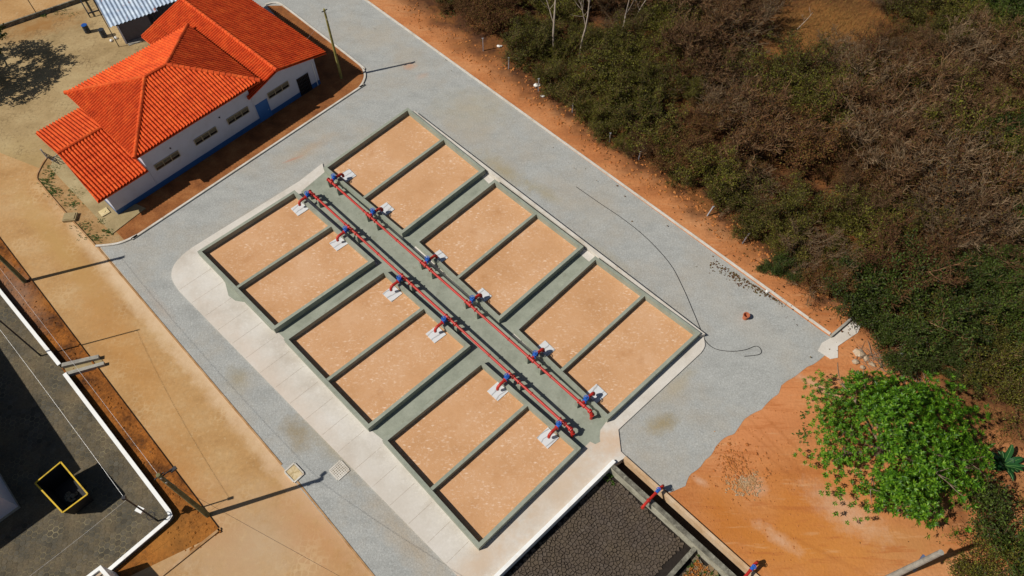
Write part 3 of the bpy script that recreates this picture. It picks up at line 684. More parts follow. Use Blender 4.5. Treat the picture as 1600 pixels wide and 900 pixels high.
# doors
d = MB().prism([W(17.42, -.035), W(18.75, -.035), W(18.75, .02), W(17.42, .02)], .03, 2.3); dd = d.build('door', M['doorblue'], bld)
MB().prism([W(17.32, -.05), W(17.42, -.05), W(17.42, .02), W(17.32, .02)], .03, 2.38).prism([W(18.75, -.05), W(18.85, -.05), W(18.85, .02), W(18.75, .02)], .03, 2.38).prism([W(17.42, -.05), W(18.75, -.05), W(18.75, .02), W(17.42, .02)], 2.3, 2.38).build('frame', M['doorblue'], dd)
MB().tube([W(18.62, -.04, 1.05), W(18.62, -.1, 1.05), W(18.5, -.1, 1.05)], .018, 6).build('handle', M['galv'], dd)
gd = MB().prism([W(22.85, -.02), W(24.4, -.02), W(24.4, .02), W(22.85, .02)], .03, 2.35).build('door', M['glass'], bld); gd['label'] = 'dark glazed door behind steel bars'
gg = MB()
for k in range(9): s = 22.85+1.55*k/8; gg.prism([W(s-.02, -.06), W(s+.02, -.06), W(s+.02, -.03), W(s-.02, -.03)], .03, 2.35)
for k in range(6): z = .1+k*.44; gg.prism([W(22.85, -.085), W(24.4, -.085), W(24.4, -.062), W(22.85, -.062)], z, z+.05)
gg.build('grille', M['steel'], gd)
dp = MB().tube([W(25.2, -.06, .1), W(25.2, -.06, 3.3)], .045, 8); dp.build('downpipe', M['white'], bld)
for s in (7.5, 13.3): MB().box(W(s, -.03), .06, .06, 3.5, 3.62, math.atan2(es.y, es.x)).build('vent', M['steel'], bld)
# inspection boxes
c = at(164, 333); o = MB().box(c, .42, .42, .09, .2, A1).box(c, .3, .3, .2, .215, A1); o.box(c+Vector((.05, .02, 0)), .07, .09, .215, .26, .3)
tag(o.build('inspection_box', surf('cream_lid', (.45, .36, .17), (.55, .45, .24), (.6, .5, .3), 2, 8, .1)), 'cream lidded inspection box on the walk at the annex corner', 'inspection box')
c = at(111, 341); o = MB().box(c, .62, .5, .0, .28, .1).box(c, .5, .38, .28, .34, .1)
tag(o.build('inspection_box', M['walk']), 'tan concrete inspection box set in the planter kerb', 'inspection box')
# bracket-like steel gate at annex corner
gt = thing('metal_gate', 'small dark steel gate below the annex roof corner', 'gate', at(80, 250))
g0_, g1_ = at(74, 247), at(94, 258); fr = MB()
for z in (.15, .55, .95): fr.beam(Vector((g0_.x, g0_.y, z)), Vector((g1_.x, g1_.y, z)), .05, .05)
for k in range(5): p = g0_.lerp(g1_, k/4); fr.beam((p.x, p.y, 0), (p.x, p.y, 1.05), .05, .05)
fr.build('frame', M['steel'], gt)
MB().tube([Vector((g0_.x, g0_.y, 0)), Vector((g0_.x, g0_.y, 1.3))], .07, 8).build('post', M['galv'], gt)

# ================================================================== SHED
sA = at(197, 69); sB = at(224, 59.5); ss = (xy(sB)-xy(sA)).normalized(); st = Vector((-ss.y, ss.x, 0))
def S(a, b, z=0): return Vector((sA.x, sA.y, 0))+ss*a+st*b+Vector((0, 0, z))
shed = thing('shed', 'open shed with rusty blue grey corrugated roof beside the tiled building', 'shed', S(0, 0))
MB().prism([S(0, 0), S(.18, 0), S(.18, 7), S(0, 7)], 0, 2.45).build('wall', M['wallwhite'], shed)['label'] = 'pale side wall'
MB().prism([S(.18, 6.8), S(8.5, 6.8), S(8.5, 7), S(.18, 7)], 0, 2.9).build('wall', M['wallwhite'], shed)
MB().prism([S(0.19, .25), S(3.6, .25), S(3.6, .4), S(.19, .4)], 0, 2.4).build('wall', plain('shade_dark_shed_wall', (.09, .08, .085), .8), shed)['label'] = 'front wall coloured dark for roof shade'  # shade below the shed roof is put into this wall colour
MB().prism([S(3.6, 2.2), S(8.5, 2.2), S(8.5, 2.4), S(3.6, 2.4)], 0, 2.4).build('wall', plain('shade_dark_shed_wall_inner', (.06, .055, .06), .8), shed)['label'] = 'inner wall coloured dark for interior shade'  # interior shade painted into the wall, darker than the front
MB().prism([S(.2, -.5), S(3.4, -.5), S(3.4, .24), S(.2, .24)], -.03, .06).build('step', M['concrete'], shed)
cr = MB()
def corr(a0, a1, b0_, b1_, z0, z1):
    n = int((a1-a0)/.06); vs = []
    for i in range(n+1):
        a = a0+(a1-a0)*i/n; h = .055*math.sin(2*math.pi*a/.46)
        vs += [S(a, b0_, z0+h), S(a, b1_, z1+h)]
    cr.add(vs, [(2*i, 2*i+2, 2*i+3, 2*i+1) for i in range(n)])
    cr.add([v-Vector((0, 0, .012)) for v in vs], [(2*i+1, 2*i+3, 2*i+2, 2*i) for i in range(n)])
corr(-.75, 4.9, .0, 7.6, 2.62, 3.2); corr(4.86, 8.2, .6, 7.6, 2.7, 3.25)
cr.build('roof', M['corr'], shed)
for a in (0.1, 4.2, 8.0): MB().beam(S(a, .12, 0), S(a, .12, 2.55), .1, .1).build('post', M['steel'], shed)
def drum(p, body, lid, label):
    t = thing('drum', label, 'drum', p, 'drums by the shed'); r = .33
    m = MB(); prof = [(0, r), (.02, r+.02), (.3, r), (.32, r+.025), (.36, r), (.62, r), (.64, r+.025), (.68, r), (.95, r), (.97, r+.02)]
    m.tube([Vector(p)+Vector((0, 0, z)) for z, _ in prof], [q for _, q in prof], 18); m.build('body', body, t)
    m = MB(); m.tube([Vector(p)+Vector((0, 0, .972)), Vector(p)+Vector((0, 0, 1.0))], r-.02, 18); m.ring(Vector(p)+Vector((0, 0, .985)), (0, 0, 1), r, .02, 18); m.build('lid', lid, t)
drum(at(137.5, 50), M['drumdark'], M['drumblue'], 'dark drum with a bright blue lid in the courtyard')
drum(at(163.5, 57), M['drumdark'], M['drumdark'], 'all dark drum standing nearer the shed')
bag = MB()
bag.rock(at(181, 60.5)+Vector((0, 0, .12)), .3, RND, .6); bag.rock(at(174, 64)+Vector((0, 0, .08)), .22, RND, .5)
tag(bag.build('plastic_bag', M['plastic'], smooth=True), 'crumpled white sack lying between drum and shed', 'sack')
# steel rack upper left
t = thing('metal_rack', 'dark open steel frame rack beside the shed roof', 'rack', at(140, 27)); m = MB()
ra, rb, rc, rd = at(127, 3), at(141, 27), at(158, 22), at(146, -4)
for z in (.55,):
    for p, q in ((ra, rb), (rb, rc), (rc, rd), (rd, ra)): m.beam((p.x, p.y, z), (q.x, q.y, z), .14, .12)
m.build('frame', M['steel'], t)
for p in (ra, rb, rc, rd): MB().beam((p.x, p.y, -.03), (p.x, p.y, .5), .1, .1).build('leg', M['steel'], t)
# low wall far top left
lw = MB().ribbon(px((-40, 60), (0, 46), (125, 3), (160, -10)), .2, -.03, .5)
tag(lw.build('boundary_wall', M['oldwall']), 'low dark stained wall across the top left of the courtyard', 'wall')
lane = px((-80, 70), (0, 44), (125, 1), (200, -30), (100, -90), (-150, -40))
struct('lane', flip_up(sheet(lane, -.008)), M['dirt'], 'tan dirt lane behind the low courtyard wall', 'road')

# ================================================================== POLES AND WIRES
def lat(p, z): return Vector((p.x, p.y, z))
def pole(base, h, r0, r1, mat, label, arms=True, ang=A1, name='utility_pole', group='utility poles'):
    t = thing(name, label, 'pole', base, group)
    MB().tube([lat(base, -.1), lat(base, h*.5), lat(base, h)], [r0, (r0+r1)/2, r1], 12).build('shaft', mat, t)
    if arms:
        x = Vector((math.cos(ang), math.sin(ang), 0))
        for z in (h-.35, h-1.2):
            p = lat(base, z)+x*.14
            MB().tube([p-Vector((0, 0, .09)), p+Vector((0, 0, .09))], .07, 8).tube([lat(base, z), p], .025, 6).build('insulator', M['concrete'], t)
        MB().beam(lat(base, h-.2)-Vector((-x.y, x.x, 0))*.35, lat(base, h-.2)+Vector((-x.y, x.x, 0))*.35, .07, .07).build('cross_arm', M['steel'], t)
    return t
p1 = at(533.5, 122); pole(p1, 9.0, .17, .11, M['wood'], 'slim yellowish pole in the soil strip at the building corner')
p2 = at(325, 805); pole(p2, 9.2, .2, .14, M['polegreen'], 'mossy pole standing on the brown verge corner')
t2 = bpy.data.objects['utility_pole.001'] if 'utility_pole.001' in bpy.data.objects else None
p3 = at(39, 440); pole(p3, 9.2, .2, .14, M['polegreen'], 'mossy pole at the left edge of the photo beside the lane')
p4 = at(1366, 914); pt = pole(p4, 9.7, .24, .17, M['concrete'], 'pale concrete pole rising at the bottom right past the leafy tree', arms=False)
MB().beam(lat(p4, 6.0)-E2*.3+E1*.2, lat(p4, 6.0)+E2*.75+E1*.2, .14, .14).build('lamp_arm', M['steel'], pt)
MB().prism([lat(p4, 0)+E2*.6+E1*.05, lat(p4, 0)+E2*1.05+E1*.05, lat(p4, 0)+E2*1.05+E1*.4, lat(p4, 0)+E2*.6+E1*.4], 6.08, 6.22).build('lamp_head', plain('blue_grey_lamp', (.1, .13, .22), .4), pt)
MB().tube([lat(p2, 8.7)+E1*.0, lat(p2, 8.75)+E2*.45, lat(p2, 8.6)+E2*.8], .05, 8).build('lamp_arm', M['steel'], bpy.data.objects['utility_pole.001'])
MB().box(lat(p2, 0)+E2*.85, .22, .12, 8.5, 8.64, A2).build('lamp_head', M['steel'], bpy.data.objects['utility_pole.001'])
m1 = at(247, 814); mt = pole(m1, 5.6, .07, .055, M['steel'], 'thin dark mast with a small floodlight inside the white wall corner', False, name='mast', group='thin masts')
MB().ring(lat(m1, 1.3), (0, 0, 1), .3, .03).build('ring', M['steel'], mt)
MB().box(lat(m1, 0)+Vector((-.3, .1, 0)), .28, .2, 2.4, 2.62, -.4).build('floodlight', M['white'], mt)
MB().tube([lat(m1, 2.3), lat(m1, 2.35)+Vector((-.3, .1, 0))], .04, 6).build('bracket', M['steel'], mt)
MB().box(lat(m1, 0), .12, .12, 5.55, 5.8, .3).build('insulator', M['steel'], mt)
m2 = at(64, 556); pole(m2, 8.6, .07, .055, M['steel'], 'thin dark mast inside the white wall beside the drain chute', False, name='mast', group='thin masts')
m3 = at(186, 73); pole(m3, 7.5, .05, .04, M['steel'], 'thin dark mast in front of the corrugated shed', False, name='mast', group='thin masts')
m4 = at(59, 24); pole(m4, 4.2, .05, .04, M['steel'], 'thin dark post at the low wall top left', False, name='mast', group='thin masts')
def wire(a, b, sag, r, mat, label, name='wire', group='overhead wires'):
    pts = []
    for k in range(25):
        t = k/24; p = Vector(a).lerp(Vector(b), t); p.z -= sag*4*t*(1-t); pts.append(p)
    tag(MB().tube(pts, r, 5).build(name, mat), label, 'wire', group)
wire(lat(p2, 9.0), lat(p3, 9.0), .35, .009, M['wire'], 'thin wire from the verge corner pole to the left edge pole')
wire(lat(m1, 5.6), lat(m2, 8.4), .3, .009, M['wire'], 'thin wire between the two masts inside the white wall')
wire(lat(m1, 5.3), W(-20, -6, 3.0)*0+at(40, 905, 4.6), .1, .008, M['wire'], 'faint wire from the floodlight mast across the dark paving')
wire(lat(p1, 8.4), W(27.1, 3.0, 3.6), .15, .009, M['wire'], 'short service wire from the slim pole to the wing roof')
wire(lat(p3, 8.9), lat(p1, 8.9)+Vector((-2, 30, 0)), .8, .014, M['cable'], 'long dark wire passing behind the building') if False else None
wire(lat(p2, 8.9), at(640, 960, 6.5), .3, .010, M['cable'], 'thin dark wire running from the verge corner pole over the tan lane')

# ================================================================== WHITE WALL, DARK COURT, SKIP, HOUSE
wl = MB(); WH = .36
def capwall(pts, label):
    t = thing('boundary_wall', label, 'wall', (pts[0].x, pts[0].y, 0), 'white boundary walls')
    MB().ribbon(pts, .18, -.05, WH).build('wall', M['oldwall'], t)
    MB().ribbon(pts, .3, WH+.002, WH+.07).build('coping', M['white'], t)
def pz(*l): return [at(*p, WH) for p in l]
capwall(pz((-70, 362), (0, 455), (93, 570)), 'white capped low wall above the drain chute')
capwall(pz((101, 584), (264, 799), (267, 806), (262, 813)), 'white capped low wall from the drain chute to the mast corner')
capwall(pz((262, 813), (168, 893), (120, 935)), 'white capped low wall from the mast corner to the bottom edge')
# hex paving inside
court = px((-70, 362), (0, 455), (97, 577), (267, 804), (264, 812), (120, 935), (-60, 1010), (-260, 700))
struct('paved_court', flip_up(sheet(court, -.022)), M['joint'], 'dusty joints of the dark paved court', 'ground')
hx = MB(); cc = sum((xy(p) for p in court), Vector())/len(court); P = .44
for i in range(-60, 61):
    for j in range(-70, 71):
        p = cc+E1*(i*P*.866)+E2*((j+.5*(i % 2))*P)
        if not inside(p, court): continue
        r = P*.577*RND.uniform(.82, .97); z = -.012+RND.uniform(-.004, .004)
        vs = [p+(E1*math.cos(k*math.pi/3)+E2*math.sin(k*math.pi/3))*r+Vector((0, 0, z)) for k in range(6)]
        hx.add(vs, [tuple(range(6))])
struct('court_paver', hx, M['hex'], 'dark hexagonal pavers of the lower left court', 'paving')
# tall white house at the left edge
hc = at(32, 793)
hE1 = -E1; hE2 = -E2
hs = thing('house', 'tall pale house corner at the lower left edge of the court', 'house', hc)
he = xy(at(26, 763)); HH = 5.0
MB().prism([xy(hc), xy(hc)+hE1*26, xy(hc)+hE1*26+hE2*16, xy(hc)+hE2*16], 0, HH-.25).build('wall', M['wallwhite'], hs)
MB().prism([he, he+hE1*26.5, he+hE1*26.5+hE2*18, he+hE2*18], HH-.25, HH).build('roof', M['concrete'], hs)
MB().prism([xy(hc)-hE1*.02-hE2*.02, xy(hc)+hE1*26-hE2*.02, xy(hc)+hE1*26+hE2*.02, xy(hc)-hE1*.02+hE2*16], .01, .3, False).build('plinth', M['concrete'], hs)
for k in range(3):
    p = xy(hc)+hE1*(3+6*k)-hE2*.03; w = MB().prism([p, p+hE1*1.4, p+hE1*1.4+hE2*.04, p+hE2*.04], 1.2, 2.3).build('window', M['glass'], hs)
# skip
sk = [(95, 722), (137, 772), (98, 801), (55, 755)]
tp = [xy(at(*p, 1.9)) for p in sk]; c = sum(tp, Vector())/4
if (tp[1]-tp[0]).cross(tp[2]-tp[1]).z < 0: tp = [tp[0], tp[3], tp[2], tp[1]]
bt = [c+(p-c)*.8 for p in tp]; itp = inset(tp, .06); ibt = inset(bt, .05)
skp = thing('skip', 'open black waste skip with a yellow rim in the dark court', 'skip', (c.x, c.y, 0))
m = MB(); n = 4
m.add([(p.x, p.y, .12) for p in bt]+[(p.x, p.y, 1.86) for p in tp]+[(p.x, p.y, .2) for p in ibt]+[(p.x, p.y, 1.86) for p in itp],
      [(3, 2, 1, 0)]+[(k, (k+1) % 4, (k+1) % 4+4, k+4) for k in range(4)]+[(8+k, 12+k, 12+(k+1) % 4, 8+(k+1) % 4) for k in range(4)]+[(8, 9, 10, 11)]+[(4+k, 4+(k+1) % 4, 12+(k+1) % 4, 12+k) for k in range(4)])
m.build('body', M['skipblack'], skp)
m = MB()
for k in range(4):
    a, b = tp[k], tp[(k+1) % 4]; m.beam((a.x, a.y, 1.9), (b.x, b.y, 1.9), .1, .07)
m.build('rim', M['yellow'], skp)
for k in range(4):
    a = bt[k].lerp(c, .15); MB().tube([(a.x, a.y, -.01), (a.x, a.y, .13)], .1, 10).build('foot', M['steel'], skp)
m = MB()
for k in range(18):
    p = c+Vector((RND.uniform(-.5, .3), RND.uniform(-.7, .1), 0)); m.rock((p.x, p.y, .28), RND.uniform(.08, .2), RND, .6)
tag(m.build('rubbish', M['oldwall']), 'dark rubbish lying on the floor of the open skip', 'rubbish', kind='stuff')
# gatehouse bottom left
gh = thing('gatehouse', 'small gatehouse with white parapet and tan slatted roof at bottom edge', 'gatehouse', at(165, 915))
q = [at(*p, 2.3) for p in ((157, 883), (176, 905), (150, 928), (128, 905))]; q = [xy(p) for p in q]
if (q[1]-q[0]).cross(q[2]-q[1]).z < 0: q = q[::-1]
iq = inset(q, .25); m = MB()
for k in range(4): m.prism([q[k], q[(k+1) % 4], iq[(k+1) % 4], iq[k]], 0, 2.3)
m.build('wall', M['white'], gh)
MB().prism(iq, 2.0, 2.1).build('roof', M['stone'], gh)
m = MB()
for k in range(1, 3): m.beam(lat(iq[0].lerp(iq[1], k/3), 2.14), lat(iq[3].lerp(iq[2], k/3), 2.14), .07, .06)
m.build('slat', M['steel'], gh)
# drain chute across the verge
def chute():
    t = thing('drain_chute', 'grey concrete drain chute crossing the brown verge to the lane', 'drain', at(130, 570))
    a0, a1, b0_, b1_ = at(97, 571, .3), at(155, 558, .2), at(104, 584, .3), at(163, 568, .2)
    MB().beam(lat(a0, .15), lat(a1, .1), .36, .5).build('side_wall', M['concrete'], t); MB().beam(lat(b0_, .15), lat(b1_, .1), .32, .42).build('side_wall', M['concrete'], t)
    f = [xy(a0), xy(a1), xy(b1_), xy(b0_)]; flip_up(sheet(f, .03)).build('channel', M['walk'], t)
chute()
# drain box with rubble fill, and grate
def ringbox(p, hx_, hy_, z0, z1, w, ang, mat, name, parent):
    m = MB(); ca, sa = Vector((math.cos(ang), math.sin(ang), 0)), Vector((-math.sin(ang), math.cos(ang), 0)); p = xy(p)
    for s in (-1, 1):
        m.prism([p+ca*(s*hx_-w/2)-sa*hy_, p+ca*(s*hx_+w/2)-sa*hy_, p+ca*(s*hx_+w/2)+sa*hy_, p+ca*(s*hx_-w/2)+sa*hy_], z0, z1)
        m.prism([p+sa*(s*hy_-w/2)-ca*(hx_-w/2-.002), p+sa*(s*hy_+w/2)-ca*(hx_-w/2-.002), p+sa*(s*hy_+w/2)+ca*(hx_-w/2-.002), p+sa*(s*hy_-w/2)+ca*(hx_-w/2-.002)], z0, z1-.002)
    return m.build(name, mat, parent)
c = at(460, 739); t = thing('drain_box', 'square concrete drain box holding pale straw between lane and grey road', 'drain', c)
ringbox(c, .62, .48, -.02, .1, .12, A1+.05, M['kerb'], 'rim', t)
MB().box(c, .54, .4, -.02, .05, A1+.05).build('fill', surf('pale_straw_fill', (.34, .24, .11), (.5, .39, .22), (.58, .48, .32), 3, 8, .3), t)
c = at(530.5, 735); t = thing('drain_grate', 'square pale perforated drain grate in grey road beside the apron', 'grate', c)
ringbox(c, .56, .56, -.02, .06, .12, A1+.03, M['kerb'], 'rim', t)
m = MB(); ca, sa = Vector((math.cos(A1+.03), math.sin(A1+.03), 0)), Vector((-math.sin(A1+.03), math.cos(A1+.03), 0))
for k in range(6):
    m.beam(lat(c+ca*(-.42+k*.168)-sa*.5, .035), lat(c+ca*(-.42+k*.168)+sa*.5, .035), .09, .03); m.beam(lat(c+sa*(-.42+k*.168)-ca*.5, .025), lat(c+sa*(-.42+k*.168)+ca*.5, .025), .09, .03)
m.build('grating', M['kerb'], t); MB().box(c, .5, .5, -.02, .0, A1+.03).build('pit', M['walk'], t)

# ================================================================== MUD BASIN
basin = thing('basin', 'sunken basin of cracked dark mud with weathered concrete walls', 'basin', bp(4, 6))
ZM = -.7
MB().prism([bp(-.03, -.3), bp(16, -.3), bp(16, .0), bp(-.03, .0)], ZM-.3, .4).build('wall', M['white'], basin)['label'] = 'white painted wall'
wB = .60
MB().prism([bp(.24, .004), bp(wB, .004), bp(wB, 30), bp(.24, 30)], ZM-.3, .34).build('wall', M['basinwall'], basin)['label'] = 'grey lichen stained wall'
MB().prism([bp(.22, .004), bp(wB+.01, .004), bp(wB+.01, 30), bp(.22, 30)], .342, .4).build('coping', M['oldwall'], basin)
fl = MB().prism([bp(wB, .0), bp(16, .0), bp(16, 30), bp(wB, 30)], ZM-.3, ZM-.09); fl.build('basin_floor', M['mudshade'], basin)
# divider
dA = at(1090, 846, -.1); db = (xy(dA)-xy(BO)).dot(bB)
MB().prism([bp(wB, db), bp(16, db), bp(16, db+.35), bp(wB, db+.35)], ZM-.3, -.1).build('divider', M['oldwall'], basin)
# mud plates
def plates(a0, a1, b0_, b1_, P, z, jit, rnd):
    "cracked mud: shrunken cells round scattered seeds"
    mb = MB(); na = int((a1-a0)/P)+1; nb = int((b1_-b0_)/P)+1; seeds = {}
    for i in range(-2, na+3):
        for j in range(-2, nb+3): seeds[i, j] = Vector((a0+(i+.5*(j % 2)+rnd.uniform(-jit, jit))*P, b0_+(j+rnd.uniform(-jit, jit))*P*.9))
    for i in range(0, na+1):
        for j in range(0, nb+1):
            c = seeds[i, j]
            if not (a0 <= c.x <= a1 and b0_ <= c.y <= b1_): continue
            poly = [c+Vector((x, y))*P*1.6 for x, y in ((-1, -1), (1, -1), (1, 1), (-1, 1))]
            for di in range(-2, 3):
                for dj in range(-2, 3):
                    if not (di or dj) or (i+di, j+dj) not in seeds: continue
                    q = seeds[i+di, j+dj]; m_ = (c+q)/2; n_ = (q-c); out = []
                    for k in range(len(poly)):
                        u, v = poly[k], poly[(k+1) % len(poly)]; du, dv = (u-m_).dot(n_), (v-m_).dot(n_)
                        if du <= 0: out.append(u)
                        if du*dv < 0: out.append(u.lerp(v, du/(du-dv)))
                    poly = out
                    if len(poly) < 3: break
                if len(poly) < 3: break
            if len(poly) < 3: continue
            gap = rnd.uniform(.014, .034); ring = []
            for k in range(len(poly)):
                u, v = poly[k], poly[(k+1) % len(poly)]
                for w in ((u, u.lerp(v, .33), u.lerp(v, .67)) if (v-u).length > .12 else (u,)):
                    d = w-c; L = d.length; o = noise.noise(Vector((w.x*7, w.y*7, 2)))*.02
                    ring.append(c+d*max(.3, (L-gap+o)/L))
            n = len(ring); W3 = [bp(w.x, w.y) for w in ring]; C3 = bp(c.x, c.y)
            zz = z+rnd.uniform(-.015, .02); curl = [rnd.uniform(-.004, .022) for _ in ring]
            vs = [(p.x, p.y, zz+k) for p, k in zip(W3, curl)]+[(p.x, p.y, z-.1) for p in W3]+[(C3.x+(p.x-C3.x)*.75, C3.y+(p.y-C3.y)*.75, zz-.006) for p in W3]
            fs = [tuple(range(2*n, 3*n))]+[(k, (k+1) % n, 2*n+(k+1) % n, 2*n+k) for k in range(n)]+[(n+k, n+(k+1) % n, (k+1) % n, k) for k in range(n)]
            if sum((W3[k]-C3).cross(W3[(k+1) % n]-C3).z for k in range(n)) < 0: fs = [tuple(reversed(f)) for f in fs]
            mb.add(vs, fs)
    return mb
plates(wB+.2, 15.8, .2, db-.1, .29, ZM, .47, RND).build('mud', M['mud'], basin)['label'] = 'dark cracked mud'
plates(wB+.1, 15.8, db+.5, 28, .5, ZM+.05, .38, RND).build('mud', M['mudpale'], basin)['label'] = 'paler weedy mud'
# trench beyond the grey wall and its retaining wall
rp = [bp(-.1, .137), bp(0, .137), bp(0, 30), xy(kO)+kB*30, xy(kO)]
struct('trench', flip_up(sheet([bp(.26, -.1), bp(.26, 30), xy(kO)+kB*31+E2*.1, xy(kO)-kB*.3], ZM-.1)), M['mudshade'], 'shaded narrow trench beside the mud basin', 'trench')
kw = MB().ribbon([xy(kO)-kB*.0, xy(kO)+kB*30], .26, ZM-.2, .16, .13)
tag(kw.build('retaining_wall', surf('tan_stained_concrete', (.42, .25, .12), (.52, .36, .22), (.58, .46, .34), .5, 6, .15)), 'tan topped retaining wall between trench and orange soil', 'wall')
endw = MB().prism([bp(.02, -.15), bp(.24, -.001), xy(kO), xy(kO)-kB*.15], ZM-.2, .095)
tag(endw.build('retaining_wall', M['apron']), 'short end wall closing the trench at the apron', 'wall')
# inlet pipes over the basin wall
def inlet(px_, label):
    c = at(*px_, .95); t = thing('inlet_pipe', label, 'pipe', (c.x, c.y, 0), 'red inlet pipes over the basin wall')
    out = bA; s0 = c
    rz0 = c-out*1.0
    m = MB(); m.tube([lat(rz0, -1.2), lat(rz0, .6), rz0+Vector((0, 0, -.12)), rz0+out*.12, rz0+out*.5], .11, 12); m.tube([rz0+out*.38, rz0+out*.46], .13, 12); m.build('riser', M['redpipe'], t)
    v = MB(); vp = rz0+out*.66; v.tube([vp-out*.18, vp+out*.18], .13, 12); v.tube([vp, vp+Vector((0, 0, .45))], .08, 10); vo = v.build('valve', M['bluevalve'], t)
    MB().ring(vp+Vector((0, 0, .45)), (0, 0, 1), .15, .025).tube([vp+Vector((-.15, 0, .45)), vp+Vector((.15, 0, .45))], .022, 6).tube([vp+Vector((0, -.15, .45)), vp+Vector((0, .15, .45))], .022, 6).build('handwheel', M['bluevalve'], vo)
    s = MB(); a = vp+out*.2; s.tube([a, a+out*.9, a+out*1.2+Vector((0, 0, -.06)), a+out*1.4+Vector((0, 0, -.3)), a+out*1.42+Vector((0, 0, -.5))], .11, 12); s.tube([a, a+out*.08], .13, 12); s.tube([a+out*.8, a+out*.88], .165, 12); s.tube([a+out*1.42+Vector((0, 0, -.42)), a+out*1.42+Vector((0, 0, -.5))], .145, 12)
    s.build('spout', M['redpipe'], t)
inlet((1023, 772), 'red inlet pipe with blue valve over the cracked mud')
inlet((1171, 893), 'red inlet pipe with blue valve at the bottom edge of the photo')

# ================================================================== SMALL THINGS ON THE RIGHT
# swale and its little wall
sw = px((1284, 536), (1298, 528), (1330, 500), (1346, 506), (1340, 520), (1309, 541), (1309, 559), (1298, 561), (1278, 548))
t = thing('drain_apron', 'pale concrete drain spillway at the end of the road kerb', 'drain', at(1305, 535))
MB().prism(sw, -.06, .03, False).build('slab', M['apron'], t); MB().ribbon(px((1297, 527), (1332, 497)), .2, -.05, .35).build('side_wall', M['concrete'], t)
# hose
hp = smoothpath(px((900, 292), (933, 315), (977, 345), (1013, 375), (1047, 413), (1067, 450), (1083, 487), (1097, 521), (1103, 534), (1117, 545), (1140, 549), (1163, 547), (1181, 541), (1189, 547), (1186, 554), (1163, 557)), 6)
tag(MB().tube([lat(p, .03) for p in hp], .026, 6).build('hose', M['blackrubber']), 'thin black hose curving over the grey road past the bed corner', 'hose')
# pipe fitting on the road
c = at(1164, 497); dd_ = Vector((math.cos(1.1), math.sin(1.1), 0)); m = MB(); n = 16; vs = []
for z, r in ((0, .24), (.42, .24), (.42, .3), (.56, .3), (.56, .24), (.05, .19)):
    for k in range(n):
        th = 2*math.pi*k/n; vs.append((c.x+r*math.cos(th)-z*.0, c.y+r*math.sin(th), z))
m.add(vs, [(i*n+k, i*n+(k+1) % n, (i+1)*n+(k+1) % n, (i+1)*n+k) for i in range(5) for k in range(n)])
tag(m.build('pipe_fitting', M['terracotta']), 'short terracotta coloured pipe socket standing alone on the grey road', 'pipe fitting')
# fence posts
posts = [((755, 79), 1.7, 0, 'bare post beside the white litter under the scrub'), ((795, 107), 1.5, .02, 'bare post second from the top along the bank'), ((841, 142), 1.7, 0, 'bare post next to a pale rag on the bank'), ((894, 175), 1.2, 0, 'half hidden post under the olive bush'),
         ((952, 221), 1.2, 0, 'half hidden post in brush above the long kerb'), ((998, 249), 1.1, .05, 'short post in the grey brush near the kerb bend'), ((1105, 337), 1.2, .35, 'tilted post at the foot of the bare shrubs'), ((1160, 380), 1.3, .3, 'tilted post beside the green bush on the bank'), ((1405, 560), 1.1, -.3, 'tilted post behind the bright green tree')]
for p, h, tl, lab in posts:
    c = at(*p); t = thing('fence_post', 'thin pale concrete ' + lab, 'fence post', c, 'concrete fence posts along the scrub')
    top = lat(c, h)+Vector((tl, tl*.4, 0)); MB().beam(lat(c, -.1), top, .12, .1).build('post', M['galv'], t)
    MB().beam(top-Vector((.12, 0, 0)), top+Vector((.12, .02, .02)), .06, .06).build('hook', M['galv'], t)
for p, s, lab in (((779, 73), .28, 'crumpled white bag under the scrub near the top post'), ((837, 134), .34, 'pale rag caught in brush at a fence post'), ((847, 151), .2, 'small white bag on the orange bank'), ((1198, 456), .2, 'white plastic scrap lying on the kerb edge')):
    c = at(*p); m = MB(); m.rock((c.x, c.y, .08), s, RND, .5); m.rock((c.x+s*.9, c.y+.05, .06), s*.6, RND, .5); tag(m.build('plastic_bag', M['plastic']), lab, 'litter', 'white litter along the bank')
# rubble, stones
m = MB()
for k in range(420):
    a = RND.random()*6.28; r = abs(RND.gauss(0, 1)); c = at(1165+RND.gauss(0, 13), 756+RND.gauss(0, 8)); s = RND.uniform(.025, .1); m.rock((c.x, c.y, s*.1-.03), s, RND, .6)
mc = MB()
for k in range(420):
    c = at(1143+RND.gauss(0, 14), 722+RND.gauss(0, 15)) if k % 4 else at(1175+RND.gauss(0, 24), 738+RND.gauss(0, 22)); s = RND.uniform(.03, .15)*RND.random()+.02; mc.rock((c.x, c.y, s*.1-.03), s, RND, .6)
tag(mc.build('soil_heap', M['clod']), 'low scatter of dug orange clods beside the grey road end', 'soil', kind='stuff')
tag(m.build('rubble', M['rubble']), 'scatter of pale broken stones on the orange soil', 'rubble', kind='stuff')
m = MB()
for k in range(900):
    t_ = RND.random(); c = at(610+(1310-610)*t_, 14+(510-14)*t_)+E2*RND.uniform(.2, 3.6); s = RND.uniform(.03, .13)*(1+.4*RND.random()); m.rock((c.x, c.y, -.02), s, RND, .6)
for k in range(260):
    c = at(RND.uniform(1080, 1250), RND.uniform(640, 890)); s = RND.uniform(.02, .07)
    if inside(c, hole) or inside(c, road): continue
    m.rock((c.x, c.y, -.03), s, RND, .6)
tag(m.build('soil_clods', M['clod']), 'loose orange clods along the bank and yard', 'soil', kind='stuff')
